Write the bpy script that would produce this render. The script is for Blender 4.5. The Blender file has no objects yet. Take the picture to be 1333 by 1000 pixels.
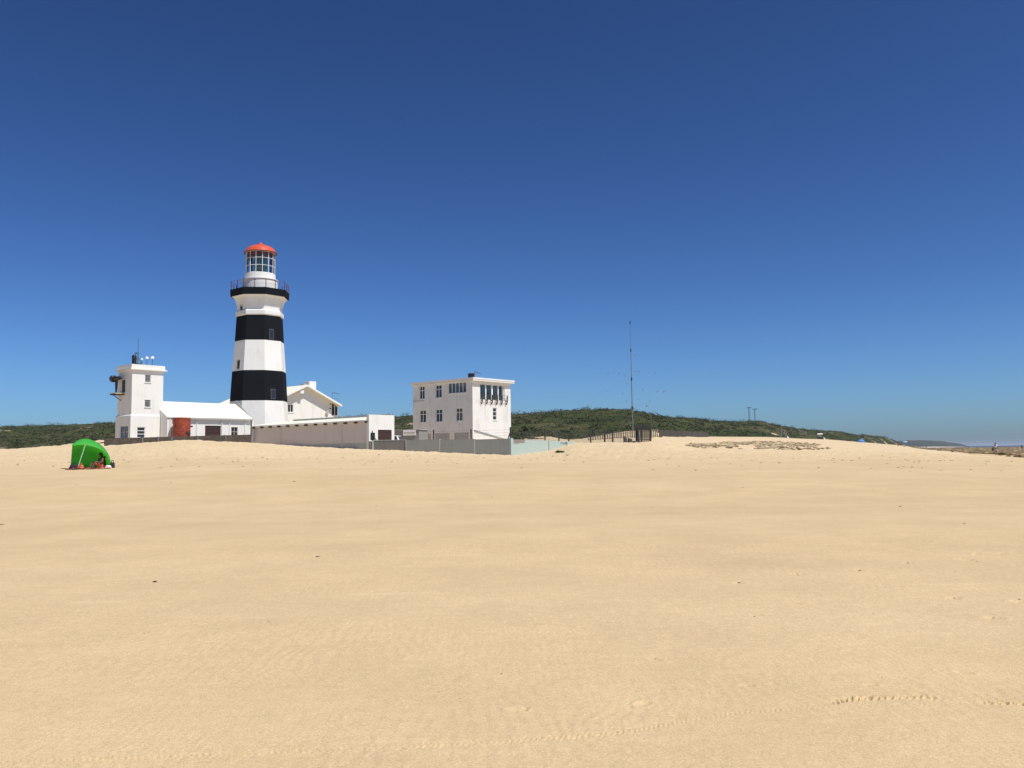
import bpy, bmesh, math, random
import numpy as np
from mathutils import Vector, Matrix
random.seed(7)
RNG = np.random.default_rng(11)
R = math.radians
scene = bpy.context.scene
C = scene.collection

# ------------------------------------------------------------------ camera
F = 1108.0                      # focal length in photograph pixels (1333 wide)
EYE = 1.6
cam_d = bpy.data.cameras.new('camera')
cam_d.sensor_width = 36.0
cam_d.lens = 36.0 * F / 1333.0
cam_d.clip_start = 0.1
cam_d.clip_end = 60000
cam = bpy.data.objects.new('camera', cam_d)
C.objects.link(cam)
PITCH = math.atan(89.0 / F)
ROLL = R(0.8)
M3 = Matrix.Rotation(R(90) + PITCH, 3, 'X') @ Matrix.Rotation(-ROLL, 3, 'Z')
cam.matrix_world = Matrix.Translation((0, 0, EYE)) @ M3.to_4x4()
scene.camera = cam

# ------------------------------------------------------------------ light
SUN_EL, SUN_AZ = 61.0, 52.0     # azimuth from -Y towards +X
sd = Vector((math.sin(R(SUN_AZ)) * math.cos(R(SUN_EL)),
             -math.cos(R(SUN_AZ)) * math.cos(R(SUN_EL)), math.sin(R(SUN_EL))))
world = bpy.data.worlds.new('World')
scene.world = world
world.use_nodes = True
wn = world.node_tree
sky = wn.nodes.new('ShaderNodeTexSky')
sky.sky_type = 'NISHITA'
sky.sun_disc = False
sky.sun_elevation = R(SUN_EL)
sky.sun_rotation = R(180 - SUN_AZ)
sky.altitude = 0
sky.air_density = 0.7
sky.dust_density = 0.8
sky.ozone_density = 0.5
bg = wn.nodes['Background']
bg.inputs['Strength'].default_value = 0.085
gm = wn.nodes.new('ShaderNodeGamma'); gm.inputs['Gamma'].default_value = 1.45
tn = wn.nodes.new('ShaderNodeMix'); tn.data_type = 'RGBA'; tn.blend_type = 'MULTIPLY'
tn.inputs[0].default_value = 1.0; tn.inputs[7].default_value = (0.305, 0.450, 0.61, 1)
wn.links.new(sky.outputs['Color'], gm.inputs['Color']); wn.links.new(gm.outputs['Color'], tn.inputs[6])
wn.links.new(tn.outputs[2], bg.inputs['Color'])
sl = bpy.data.lights.new('sun', 'SUN')
sl.energy = 5.0
sl.angle = R(0.5)
sl.color = (1.0, 0.95, 0.88)
so = bpy.data.objects.new('sun', sl)
so.rotation_euler = sd.to_track_quat('Z', 'Y').to_euler()
so.location = (0, 0, 60)
C.objects.link(so)
scene.view_settings.view_transform = 'Standard'
scene.view_settings.look = 'None'
scene.view_settings.gamma = 1.0
scene.view_settings.exposure = 0.0
scene.render.engine = 'CYCLES'

# ------------------------------------------------------------------ pixel rays and the compound's own axes
PHI = R(-40)
cP, sP = math.cos(PHI), math.sin(PHI)
def ray(px, py):
    return M3 @ Vector(((px - 666.5) / F, -(py - 500.0) / F, -1.0))
def pix(px, py, Y):
    d = ray(px, py)
    return Vector((0, 0, EYE)) + d * (Y / d.y)
def zpy(px, Y, py):
    return pix(px, py, Y).z
def toL(v): return Vector((v.x * cP + v.y * sP, -v.x * sP + v.y * cP, v.z))
def toW(v): return Vector((v[0] * cP - v[1] * sP, v[0] * sP + v[1] * cP, v[2]))
def hitL(px, py, axis, val):
    d = toL(ray(px, py))
    t = val / d[axis]
    return Vector((t * d.x, t * d.y, EYE + t * d.z))

# ------------------------------------------------------------------ mesh helper
class MB:
    def __init__(s): s.v = []; s.f = []
    def add(s, vs, fs):
        n = len(s.v); s.v += [tuple(p) for p in vs]; s.f += [tuple(i + n for i in f) for f in fs]; return s
    def hexa(s, p):              # 4 bottom then 4 top
        return s.add(p, [(0, 3, 2, 1), (4, 5, 6, 7), (0, 1, 5, 4), (1, 2, 6, 5), (2, 3, 7, 6), (3, 0, 4, 7)])
    def box(s, x0, x1, y0, y1, z0, z1):
        return s.hexa([(x0, y0, z0), (x1, y0, z0), (x1, y1, z0), (x0, y1, z0), (x0, y0, z1), (x1, y0, z1), (x1, y1, z1), (x0, y1, z1)])
    def quad(s, *p): return s.add(p, [tuple(range(len(p)))])
    def extr(s, poly, vec):
        n = len(poly); q = [(p[0] + vec[0], p[1] + vec[1], p[2] + vec[2]) for p in poly]
        return s.add(list(poly) + q, [tuple(range(n))[::-1], tuple(range(n, 2 * n))] + [(i, (i + 1) % n, n + (i + 1) % n, n + i) for i in range(n)])
    def lathe(s, prof, n=24, phase=0.0, c=(0, 0, 0), cap=True, sx=1, sy=1):
        vs = []; fs = []
        for r, z in prof:
            for k in range(n):
                a = phase + 2 * math.pi * k / n
                vs.append((c[0] + sx * r * math.cos(a), c[1] + sy * r * math.sin(a), c[2] + z))
        for i in range(len(prof) - 1):
            for k in range(n):
                k2 = (k + 1) % n
                fs.append((i * n + k, i * n + k2, (i + 1) * n + k2, (i + 1) * n + k))
        if cap:
            fs.append(tuple(range(n))[::-1]); m = (len(prof) - 1) * n; fs.append(tuple(range(m, m + n)))
        return s.add(vs, fs)
    def tube(s, p0, p1, r0, r1=None, n=8):
        r1 = r0 if r1 is None else r1
        p0 = Vector(p0); p1 = Vector(p1); d = (p1 - p0).normalized()
        a = d.orthogonal().normalized(); b = d.cross(a)
        vs = [p0 + (a * math.cos(2 * math.pi * k / n) + b * math.sin(2 * math.pi * k / n)) * r0 for k in range(n)]
        vs += [p1 + (a * math.cos(2 * math.pi * k / n) + b * math.sin(2 * math.pi * k / n)) * r1 for k in range(n)]
        return s.add(vs, [tuple(range(n))[::-1], tuple(range(n, 2 * n))] + [(k, (k + 1) % n, n + (k + 1) % n, n + k) for k in range(n)])
    def path(s, pts, r, n=8):
        for a, b in zip(pts[:-1], pts[1:]): s.tube(a, b, r, None, n)
        return s
    def build(s, name, mat, parent=None, smooth=False, bevel=0.0):
        me = bpy.data.meshes.new(name)
        bm = bmesh.new()
        vs = [bm.verts.new(p) for p in s.v]
        for f in s.f:
            try: bm.faces.new([vs[i] for i in f])
            except ValueError: pass
        bmesh.ops.recalc_face_normals(bm, faces=bm.faces)
        if smooth:
            for f in bm.faces: f.smooth = True
            for e in bm.edges:
                if len(e.link_faces) == 2 and e.calc_face_angle(0) > R(40): e.smooth = False
        bm.to_mesh(me); bm.free()
        me.materials.append(mat)
        o = bpy.data.objects.new(name, me)
        C.objects.link(o)
        if parent: o.parent = parent
        if bevel:
            m = o.modifiers.new('bevel', 'BEVEL'); m.width = bevel; m.segments = 2; m.limit_method = 'ANGLE'
        return o

def tag(o, label, cat, group=None, kind=None):
    if label: o['label'] = label
    if cat: o['category'] = cat
    if group: o['group'] = group
    if kind: o['kind'] = kind
    return o
def thing(name, label, cat, loc=(0, 0, 0), rotz=0.0, group=None):
    o = bpy.data.objects.new(name, None); C.objects.link(o)
    o.empty_display_size = 0.2
    o.location = loc; o.rotation_euler = (0, 0, rotz)
    return tag(o, label, cat, group)
def copy_tree(o, parent=None):
    c = o.copy(); C.objects.link(c)
    if parent: c.parent = parent
    for ch in list(o.children): copy_tree(ch, c)
    return c
def mesh_np(name, V, Fq, mat, smooth=True):
    me = bpy.data.meshes.new(name)
    V = np.ascontiguousarray(V, dtype=np.float32); Fq = np.ascontiguousarray(Fq, dtype=np.int32)
    me.vertices.add(len(V)); me.vertices.foreach_set('co', V.ravel())
    k = Fq.shape[1]
    me.loops.add(Fq.size); me.loops.foreach_set('vertex_index', Fq.ravel())
    me.polygons.add(len(Fq))
    me.polygons.foreach_set('loop_start', np.arange(0, Fq.size, k, dtype=np.int32))
    me.polygons.foreach_set('loop_total', np.full(len(Fq), k, dtype=np.int32))
    me.polygons.foreach_set('use_smooth', np.full(len(Fq), smooth, dtype=bool))
    me.update(calc_edges=True); me.validate()
    me.materials.append(mat)
    o = bpy.data.objects.new(name, me); C.objects.link(o)
    return o

# ------------------------------------------------------------------ materials
def new_mat(name):
    m = bpy.data.materials.new(name); m.use_nodes = True
    nt = m.node_tree; b = nt.nodes['Principled BSDF']
    return m, nt, b
def nd(nt, t, **kw):
    n = nt.nodes.new(t)
    for k, v in kw.items(): setattr(n, k, v)
    return n
def noise(nt, scale, detail=4, rough=0.55, vec=None, dist=0.0):
    n = nd(nt, 'ShaderNodeTexNoise')
    n.inputs['Scale'].default_value = scale; n.inputs['Detail'].default_value = detail
    n.inputs['Roughness'].default_value = rough; n.inputs['Distortion'].default_value = dist
    if vec is not None: nt.links.new(vec, n.inputs['Vector'])
    return n
def ramp(nt, fac, stops):
    r = nd(nt, 'ShaderNodeValToRGB'); nt.links.new(fac, r.inputs['Fac'])
    e = r.color_ramp.elements
    while len(e) < len(stops): e.new(0.5)
    for el, (p, c) in zip(e, stops):
        el.position = p; el.color = (c[0], c[1], c[2], 1)
    return r
def coords(nt, scale=(1, 1, 1), out='Object'):
    t = nd(nt, 'ShaderNodeTexCoord'); mp = nd(nt, 'ShaderNodeMapping')
    mp.inputs['Scale'].default_value = scale
    nt.links.new(t.outputs[out], mp.inputs['Vector'])
    return mp.outputs['Vector']
def bump(nt, b, h, strength=0.3, dist=0.02, prev=None):
    n = nd(nt, 'ShaderNodeBump'); n.inputs['Strength'].default_value = strength; n.inputs['Distance'].default_value = dist
    nt.links.new(h, n.inputs['Height'])
    if prev: nt.links.new(prev, n.inputs['Normal'])
    nt.links.new(n.outputs['Normal'], b.inputs['Normal'])
    return n.outputs['Normal']
def mixc(nt, fac, a, b, mode='MIX'):
    n = nd(nt, 'ShaderNodeMix', data_type='RGBA', blend_type=mode)
    for sock, val in ((0, fac), (6, a), (7, b)):
        if hasattr(val, 'is_output'): nt.links.new(val, n.inputs[sock])
        elif sock == 0: n.inputs[0].default_value = val
        else: n.inputs[sock].default_value = (val[0], val[1], val[2], 1)
    return n.outputs[2]
def simple(name, col, rough=0.6, metal=0.0, var=0.15, scale=6.0, spec=0.4):
    m, nt, b = new_mat(name)
    n = noise(nt, scale, 4, 0.6, coords(nt))
    lo = [c * (1 - var) for c in col]; hi = [min(1, c * (1 + var)) for c in col]
    r = ramp(nt, n.outputs['Fac'], [(0.3, lo), (0.7, hi)])
    nt.links.new(r.outputs['Color'], b.inputs['Base Color'])
    b.inputs['Roughness'].default_value = rough; b.inputs['Metallic'].default_value = metal
    b.inputs['Specular IOR Level'].default_value = spec
    return m
def paint(name, col, dirt, amount=0.25, streak=True, rough=0.65):
    m, nt, b = new_mat(name)
    n1 = noise(nt, 0.7, 5, 0.6, coords(nt))
    n2 = noise(nt, 1.0, 4, 0.65, coords(nt, (3.2, 3.2, 0.28)))
    mul = nd(nt, 'ShaderNodeMath', operation='MULTIPLY')
    nt.links.new(n1.outputs['Fac'], mul.inputs[0]); nt.links.new(n2.outputs['Fac'], mul.inputs[1])
    r = ramp(nt, mul.outputs[0], [(0.24, (0, 0, 0)), (0.5, (amount,) * 3)])
    c = mixc(nt, r.outputs['Color'], col, dirt)
    nt.links.new(c, b.inputs['Base Color'])
    b.inputs['Roughness'].default_value = rough
    b.inputs['Specular IOR Level'].default_value = 0.12
    n3 = noise(nt, 14, 3, 0.6, coords(nt))
    bump(nt, b, n3.outputs['Fac'], 0.25, 0.01)
    return m
M = {}
M['white'] = paint('white_wall_paint', (0.78, 0.776, 0.73), (0.50, 0.46, 0.38), 0.4)
M['white_block'] = paint('white_building_paint', (0.765, 0.762, 0.72), (0.42, 0.39, 0.33), 0.6)
M['white_tower'] = paint('white_lighthouse_paint', (0.79, 0.786, 0.745), (0.55, 0.51, 0.43), 0.42)
M['black_tower'] = paint('black_lighthouse_paint', (0.006, 0.0075, 0.010), (0.015, 0.016, 0.02), 0.5, rough=0.85)
M['roof_white'] = paint('white_sheet_roof', (0.76, 0.745, 0.62), (0.60, 0.56, 0.42), 0.35)
M['grey_wall'] = paint('grey_plaster', (0.63, 0.58, 0.545), (0.52, 0.47, 0.44), 0.5)
M['grey_low'] = paint('grey_green_plaster', (0.43, 0.47, 0.435), (0.31, 0.33, 0.30), 0.6)
M['grey_rough'] = paint('rough_grey_plaster', (0.17, 0.165, 0.145), (0.10, 0.085, 0.07), 0.7)
M['turq'] = paint('faded_turquoise_paint', (0.42, 0.52, 0.475), (0.50, 0.52, 0.46), 0.9)
M['white_trim'] = simple('white_trim', (0.82, 0.82, 0.80), 0.5, 0, 0.04)
M['grey_trim'] = simple('grey_trim', (0.40, 0.40, 0.39), 0.5, 0, 0.1)
M['dark_trim'] = simple('dark_trim', (0.035, 0.033, 0.03), 0.6, 0, 0.3)
M['rail'] = simple('rust_red_rail_paint', (0.15, 0.03, 0.032), 0.5, 0, 0.2)
M['dome'] = paint('orange_red_dome_paint', (0.60, 0.095, 0.045), (0.62, 0.19, 0.12), 0.5, rough=0.4)
M['tank'] = simple('rusty_red_tank', (0.30, 0.055, 0.026), 0.75, 0, 0.55, 4.5)
M['door_brown'] = simple('brown_door_paint', (0.055, 0.028, 0.022), 0.55, 0, 0.25)
M['black'] = simple('black_plastic', (0.012, 0.012, 0.014), 0.45, 0, 0.2)
M['steel'] = simple('dark_galvanised_steel', (0.12, 0.125, 0.13), 0.5, 0.5, 0.2)
M['mast_grey'] = simple('grey_mast_paint', (0.20, 0.21, 0.22), 0.5, 0.3, 0.2)
M['post'] = simple('dark_fence_post', (0.045, 0.043, 0.037), 0.7, 0, 0.3)
M['rust'] = simple('rusted_steel', (0.05, 0.034, 0.024), 0.8, 0.1, 0.4)
M['soil_box'] = simple('dark_green_enamel', (0.018, 0.028, 0.02), 0.5, 0, 0.2)
M['brass'] = simple('pale_timber_deck', (0.55, 0.46, 0.30), 0.6, 0, 0.2)

def glass_mat(name, col, rough=0.06):
    m, nt, b = new_mat(name)
    n = noise(nt, 1.3, 3, 0.5, coords(nt))
    r = ramp(nt, n.outputs['Fac'], [(0.35, [c * .6 for c in col]), (0.7, col)])
    nt.links.new(r.outputs['Color'], b.inputs['Base Color'])
    b.inputs['Roughness'].default_value = rough
    b.inputs['Specular IOR Level'].default_value = 0.6
    return m
M['glass'] = glass_mat('window_glass', (0.03, 0.032, 0.034))
M['glass_curtain'] = glass_mat('curtained_glass', (0.16, 0.16, 0.15), 0.15)
M['glass_blue'] = glass_mat('blue_reflection_glass', (0.10, 0.17, 0.21), 0.05)  # bluish reflection put into the pane colour
m, nt, b = new_mat('lantern_glass')
b.inputs['Base Color'].default_value = (0.85, 0.95, 0.93, 1); b.inputs['Roughness'].default_value = 0.02
tr = nd(nt, 'ShaderNodeBsdfTransparent'); tr.inputs['Color'].default_value = (0.78, 0.9, 0.88, 1)
gl = nd(nt, 'ShaderNodeBsdfGlossy'); gl.inputs['Roughness'].default_value = 0.03
fr = nd(nt, 'ShaderNodeFresnel'); fr.inputs['IOR'].default_value = 1.5
ms = nd(nt, 'ShaderNodeMixShader')
nt.links.new(fr.outputs[0], ms.inputs[0]); nt.links.new(tr.outputs[0], ms.inputs[1]); nt.links.new(gl.outputs[0], ms.inputs[2])
nt.links.new(ms.outputs[0], nt.nodes['Material Output'].inputs['Surface'])
M['lantern_glass'] = m
M['lens'] = simple('green_lens_glass', (0.20, 0.27, 0.235), 0.15, 0, 0.4, 3, 0.8)

# block wall (dark, lit)
m, nt, b = new_mat('dark_block_wall')
br = nd(nt, 'ShaderNodeTexBrick'); v = coords(nt, (1, 1, 1))
sep = nd(nt, 'ShaderNodeSeparateXYZ'); nt.links.new(v, sep.inputs[0])
cmb = nd(nt, 'ShaderNodeCombineXYZ'); nt.links.new(sep.outputs['Y'], cmb.inputs['X']); nt.links.new(sep.outputs['Z'], cmb.inputs['Y'])
nt.links.new(cmb.outputs[0], br.inputs['Vector'])
br.inputs['Scale'].default_value = 1.0; br.inputs['Brick Width'].default_value = 0.42; br.inputs['Row Height'].default_value = 0.21
br.inputs['Mortar Size'].default_value = 0.012
br.inputs['Color1'].default_value = (0.062, 0.046, 0.034, 1); br.inputs['Color2'].default_value = (0.042, 0.031, 0.023, 1)
br.inputs['Mortar'].default_value = (0.12, 0.10, 0.085, 1)
n = noise(nt, 1.6, 5, 0.65, v)
r = ramp(nt, n.outputs['Fac'], [(0.45, (0, 0, 0)), (0.7, (0.65,) * 3)])
nt.links.new(mixc(nt, r.outputs['Color'], br.outputs['Color'], (0.12, 0.10, 0.078)), b.inputs['Base Color'])
b.inputs['Roughness'].default_value = 0.9
bump(nt, b, br.outputs['Fac'], 0.4, -0.01)
M['block'] = m

# sand
def sand_mat(name):
    m, nt, b = new_mat(name)
    v = coords(nt)
    vb = coords(nt, (0.035, 0.16, 0.16))
    n1 = noise(nt, 1.0, 5, 0.55, vb, 0.3)
    n2 = noise(nt, 0.5, 6, 0.62, v)
    n3 = noise(nt, 9.0, 5, 0.7, v)
    n4 = noise(nt, 120.0, 3, 0.75, v); n6 = noise(nt, 38.0, 3, 0.7, v)
    vs = coords(nt, (0.5, 3.2, 1)); n5 = noise(nt, 1.0, 3, 0.5, vs)
    c1 = ramp(nt, n1.outputs['Fac'], [(0.33, (0.538, 0.409, 0.236)), (0.52, (0.556, 0.426, 0.250)), (0.68, (0.575, 0.446, 0.268))])
    c2 = ramp(nt, n2.outputs['Fac'], [(0.35, (0.935, 0.93, 0.925)), (0.65, (1.035, 1.035, 1.035))])
    c3 = ramp(nt, n3.outputs['Fac'], [(0.3, (0.94, 0.935, 0.92)), (0.7, (1.04, 1.04, 1.04))])
    c4 = ramp(nt, n4.outputs['Fac'], [(0.3, (0.74, 0.72, 0.69)), (0.7, (1.24, 1.24, 1.24))])
    c5 = ramp(nt, n5.outputs['Fac'], [(0.62, (1, 1, 1)), (0.78, (1.07, 1.08, 1.10))])
    c = mixc(nt, 1.0, c1.outputs['Color'], c2.outputs['Color'], 'MULTIPLY')
    c = mixc(nt, 1.0, c, c3.outputs['Color'], 'MULTIPLY')
    c = mixc(nt, 1.0, c, c4.outputs['Color'], 'MULTIPLY')
    c = mixc(nt, 1.0, c, c5.outputs['Color'], 'MULTIPLY')
    c6 = ramp(nt, n6.outputs['Fac'], [(0.32, (0.90, 0.895, 0.885)), (0.68, (1.09, 1.09, 1.09))])
    c = mixc(nt, 1.0, c, c6.outputs['Color'], 'MULTIPLY')
    # dry loose dune sand is paler and pinker than the beach flat
    at = nd(nt, 'ShaderNodeAttribute', attribute_name='dry')
    c = mixc(nt, at.outputs['Fac'], c, mixc(nt, 1.0, (0.60, 0.47, 0.295), c3.outputs['Color'], 'MULTIPLY'))
    at2 = nd(nt, 'ShaderNodeAttribute', attribute_name='damp')
    c = mixc(nt, at2.outputs['Fac'], c, mixc(nt, 1.0, c, (0.86, 0.85, 0.86), 'MULTIPLY'))
    nt.links.new(c, b.inputs['Base Color'])
    b.inputs['Roughness'].default_value = 0.95; b.inputs['Specular IOR Level'].default_value = 0.1
    # wind ripples and grain
    wv = nd(nt, 'ShaderNodeTexWave', wave_type='BANDS', bands_direction='X')
    wv.inputs['Scale'].default_value = 5.2; wv.inputs['Distortion'].default_value = 6.0
    wv.inputs['Detail'].default_value = 3; wv.inputs['Detail Scale'].default_value = 2.2
    nt.links.new(coords(nt, (1.0, 0.35, 1)), wv.inputs['Vector'])
    rm = ramp(nt, n2.outputs['Fac'], [(0.42, (0, 0, 0)), (0.6, (1, 1, 1))])
    mu = nd(nt, 'ShaderNodeMath', operation='MULTIPLY'); nt.links.new(wv.outputs['Fac'], mu.inputs[0]); nt.links.new(rm.outputs['Color'], mu.inputs[1])
    p = bump(nt, b, mu.outputs[0], 0.18, 0.006)
    nb = noise(nt, 45.0, 4, 0.7, v)
    bump(nt, b, nb.outputs['Fac'], 0.35, 0.006, p)
    return m
M['sand'] = sand_mat('beach_sand')

# ------------------------------------------------------------------ numpy noise
_P = np.random.default_rng(5).random((256, 256)).astype(np.float64)
def vnoise(x, y):
    xi = np.floor(x).astype(np.int64); yi = np.floor(y).astype(np.int64)
    fx = x - xi; fy = y - yi
    fx = fx * fx * fx * (fx * (fx * 6 - 15) + 10); fy = fy * fy * fy * (fy * (fy * 6 - 15) + 10)
    h = lambda i, j: _P[(i * 57 + j * 131 + (i >> 8) * 17) & 255, (i * 13 + j * 71 + (j >> 8) * 29) & 255]
    a = h(xi, yi) * (1 - fx) + h(xi + 1, yi) * fx
    b = h(xi, yi + 1) * (1 - fx) + h(xi + 1, yi + 1) * fx
    return a * (1 - fy) + b * fy
def fbm(x, y, oct=4, rough=0.5):
    s = 0; a = 1; t = 0
    for k in range(oct):
        s = s + a * (vnoise(x + 31.7 * k, y - 17.3 * k) - 0.5); t += a; a *= rough; x = x * 2.03; y = y * 2.03
    return s / t * 2
def gsmooth(A, sig, axis):
    n = int(max(1, 3 * sig)); k = np.exp(-0.5 * (np.arange(-n, n + 1) / sig) ** 2); k /= k.sum()
    P = np.pad(A, [(n, n) if a == axis else (0, 0) for a in range(A.ndim)], mode='edge')
    return np.apply_along_axis(lambda q: np.convolve(q, k, 'valid'), axis, P)

# ------------------------------------------------------------------ the beach and dunes: one sheet
NEAR = [(0.5, 0.0), (6, 0.0), (12, 0.03), (25, 0.20)]
COLS = {
 -420: [('z', 48, 1.1), ('z', 80, 2.4), ('z', 110, 2.6), ('z', 160, 3.6), ('z', 1300, 4)],
 0:   [(48, 612), (68, 596.5), (88, 586), ('z', 120, 2.9), ('z', 160, 3.5), ('z', 1300, 4)],
 60:  [(48, 611.3), (66, 597), (85, 581.8), ('z', 120, 3.0), ('z', 160, 3.7), ('z', 1300, 4)],
 100: [(46, 611.3), (52, 611), (64, 597), (85, 580), (97, 577), ('z', 120, 3.3), ('z', 160, 3.7), ('z', 1300, 4)],
 137: [(46, 610.8), (52, 610), (65, 594), (79, 582), (84, 581), (95, 574.5), (110, 571.3), ('z', 130, 3.8), ('z', 160, 3.7), ('z', 1300, 4)],
 170: [(48, 608.5), (62, 595), (76, 579), (84, 578.7), (92, 577.5), ('z', 105, 2.8), ('z', 160, 3.4), ('z', 1300, 4)],
 210: [(48, 607), (60, 598), (75, 576), (86, 575.3), ('z', 94, 2.6), ('z', 160, 3.2), ('z', 1300, 4)],
 250: [(48, 606), (60, 595), (75, 573.8), (88, 574), ('z', 95, 2.5), ('z', 160, 3.2), ('z', 1300, 4)],
 330: [(48, 605), (62, 595), (80, 577.5), (93, 577), ('z', 101, 2.5), ('z', 160, 3.0), ('z', 1300, 4)],
 400: [(48, 605), (65, 594), (83, 582.5), (90, 582), ('z', 98, 2.3), ('z', 160, 3.0), ('z', 1300, 4)],
 480: [(48, 605), (65, 594), (80, 586), (84, 585.5), ('z', 95, 2.0), ('z', 160, 3.0), ('z', 1300, 4)],
 528: [(48, 604), (65, 594), (80, 587.5), (83, 587), ('z', 95, 1.95), ('z', 160, 3.0), ('z', 1300, 4)],
 600: [(48, 604), (62, 596), (75, 590.5), (78, 590), ('z', 95, 1.9), ('z', 160, 3.0), ('z', 1300, 4)],
 662: [(48, 603), (60, 597), (71, 592.9), (75, 592.5), ('z', 85, 1.6), ('z', 95, 2.4), ('z', 105, 2.9), ('z', 160, 3.4), ('z', 1300, 4)],
 700: [(48, 602), (60, 597), (73, 591.3), (77, 590.8), ('z', 86, 2.1), (100, 567.8), ('z', 120, 3.5), ('z', 160, 3.9), ('z', 1300, 4)],
 722: [(48, 602), (60, 597), (72, 588.5), (79, 585.5), ('z', 88, 2.2), (100, 569), ('z', 120, 3.3), ('z', 160, 3.9), ('z', 1300, 4)],
 745: [(48, 602), (60, 596), (71, 584), (79, 578), (90, 577), ('z', 104, 2.7), ('z', 130, 3.2), ('z', 160, 3.9), ('z', 1300, 4)],
 800: [(48, 602), (60, 595), (71, 582), (79, 577), (88, 576), (97, 573.5), (107, 571), (110.5, 570.5), (113, 564.4), (125, 563.5), ('z', 160, 4.4), ('z', 1300, 4)],
 850: [(48, 601), (60, 594), (75, 577.3), (82, 575.5), (92, 573.5), (108, 570), (111.5, 569.6), (114, 560.6), (125, 560.3), ('z', 160, 4.6), ('z', 1300, 4)],
 829: [(48, 601.3), (60, 594.5), (73, 579), (80, 576.5), (90, 574.5), (106, 570.7), (110, 570), (112.5, 561), (125, 560.6), ('z', 160, 4.6), ('z', 1300, 4)],
 862: [(48, 601), (60, 594), (75, 578), (82, 575.5), (92, 573.5), (108, 570), (112, 569.6), (125, 567), ('z', 160, 4.3), ('z', 1300, 4)],
 900: [(48, 600), (60, 595), (75, 583), (90, 576), (110, 572), (150, 569), (200, 568), ('z', 1300, 5)],
 1000: [(48, 600), (65, 592), (85, 584), (95, 580.5), (105, 577.5), (120, 575), (160, 570), (220, 568.5), ('z', 1300, 5)],
 1075: [(48, 600), (65, 592), (90, 584.5), (110, 581), (130, 578), (200, 573.8), (300, 571.5), ('z', 1300, 5)],
 1120: [(48, 600), (65, 592), (90, 586), (120, 582), (200, 578), (300, 576), (400, 575.5), ('z', 1300, 4)],
 1165: [(48, 599), (65, 592), (100, 586.2), (200, 582), (350, 580), (600, 579), ('z', 1300, 1)],
 1200: [(48, 598), (65, 592), (100, 587.2), ('z', 200, 0.85), ('z', 300, 0.55), ('z', 600, 0.25), ('z', 1300, -0.5)],
 1260: [(48, 598), (80, 593), ('z', 125, 0.36), ('z', 150, 0.22), ('z', 300, -0.1), ('z', 1300, -0.6)],
 1333: [(48, 598.3), (80, 597.2), ('z', 95, 0.19), ('z', 150, -0.05), ('z', 300, -0.2), ('z', 1300, -0.6)],
 1900: [('z', 48, 0.4), ('z', 80, -0.2), ('z', 95, -0.4), ('z', 150, -0.8), ('z', 300, -1.2), ('z', 1300, -2)],
}
COLS = dict(sorted(COLS.items()))
ct = np.array([(p - 666.5) / F for p in COLS])
YR = np.concatenate([np.linspace(0.6, 4.0, 30)[:-1], np.arange(4.0, 7.2, 0.016), np.geomspace(7.2, 16, 150)[1:],
                     np.geomspace(16, 60, 180)[1:], np.arange(60.3, 130, 0.38), np.geomspace(130, 1300, 90)])
TC = np.concatenate([np.linspace(-2.2, -0.66, 70)[:-1], np.linspace(-0.66, 0.66, 1150), np.linspace(0.66, 2.2, 70)[1:]])
prof = []
for p, lst in COLS.items():
    pts = list(NEAR)
    for e in lst:
        pts.append((e[1], e[2]) if e[0] == 'z' else (e[0], zpy(p, e[0], e[1])))
    pts = np.array(pts)
    prof.append(np.interp(np.log(YR), np.log(pts[:, 0]), pts[:, 1]))
prof = np.array(prof)                                   # cols x rows
Z0 = np.stack([np.interp(TC, ct, prof[:, i]) for i in range(len(YR))])   # rows x cols
Z0 = gsmooth(Z0, 7.0, 1)
far = YR > 20
Z0s = gsmooth(Z0, 4.0, 0)
Z0 = np.where(far[:, None], Z0s, Z0)
XX = TC[None, :] * YR[:, None]; YY = np.repeat(YR[:, None], len(TC), 1)
def gz(x, y, Z=None):
    Z = ZF if Z is None else Z
    t = x / y
    i = int(np.clip(np.searchsorted(YR, y) - 1, 0, len(YR) - 2)); j = int(np.clip(np.searchsorted(TC, t) - 1, 0, len(TC) - 2))
    a = (y - YR[i]) / (YR[i + 1] - YR[i]); b_ = (t - TC[j]) / (TC[j + 1] - TC[j])
    a = min(max(a, 0), 1); b_ = min(max(b_, 0), 1)
    return float((Z[i, j] * (1 - b_) + Z[i, j + 1] * b_) * (1 - a) + (Z[i + 1, j] * (1 - b_) + Z[i + 1, j + 1] * b_) * a)
def pick(px, py, Z=None, ymin=3.5):
    prev = None
    for y in YR[YR > ymin]:
        p = pix(px, py, y)
        if p.z <= gz(p.x, y, Z):
            return p
    return None
# relief: low swells, trampled dune sand, and finer dimples
ZF = Z0.copy()
dune = np.clip((YY - 44) / 14, 0, 1) * np.clip((Z0 - 0.35) / 0.6, 0, 1) * np.clip((170 - YY) / 60, 0, 1)
ZF += 0.007 * fbm(XX * 0.35, YY * 0.8, 3) * np.clip((YY - 5) / 8, 0, 1)
ZF += dune * (0.12 * fbm(XX * 0.55, YY * 0.8, 4, 0.6) + 0.085 * fbm(XX * 2.1 + 9, YY * 2.1, 3, 0.6))
ZF += 0.006 * fbm(XX * 2.3, YY * 2.3, 3) * np.clip((30 - YY) / 20, 0, 1)
near = YR < 14
xn, yn = XX[near], YY[near]
dz = np.zeros_like(xn)
dz += 0.0022 * fbm(xn * 14, yn * 14, 3, 0.6)
rip = np.sin(2 * math.pi * (xn * 9 + 2.2 * fbm(xn * 1.2, yn * 1.2, 3) + 0.9 * yn))
dz += 0.0014 * rip * np.clip(fbm(xn * 0.4 + 3, yn * 0.7, 2) * 2.5 + 0.35, 0, 1)
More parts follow.
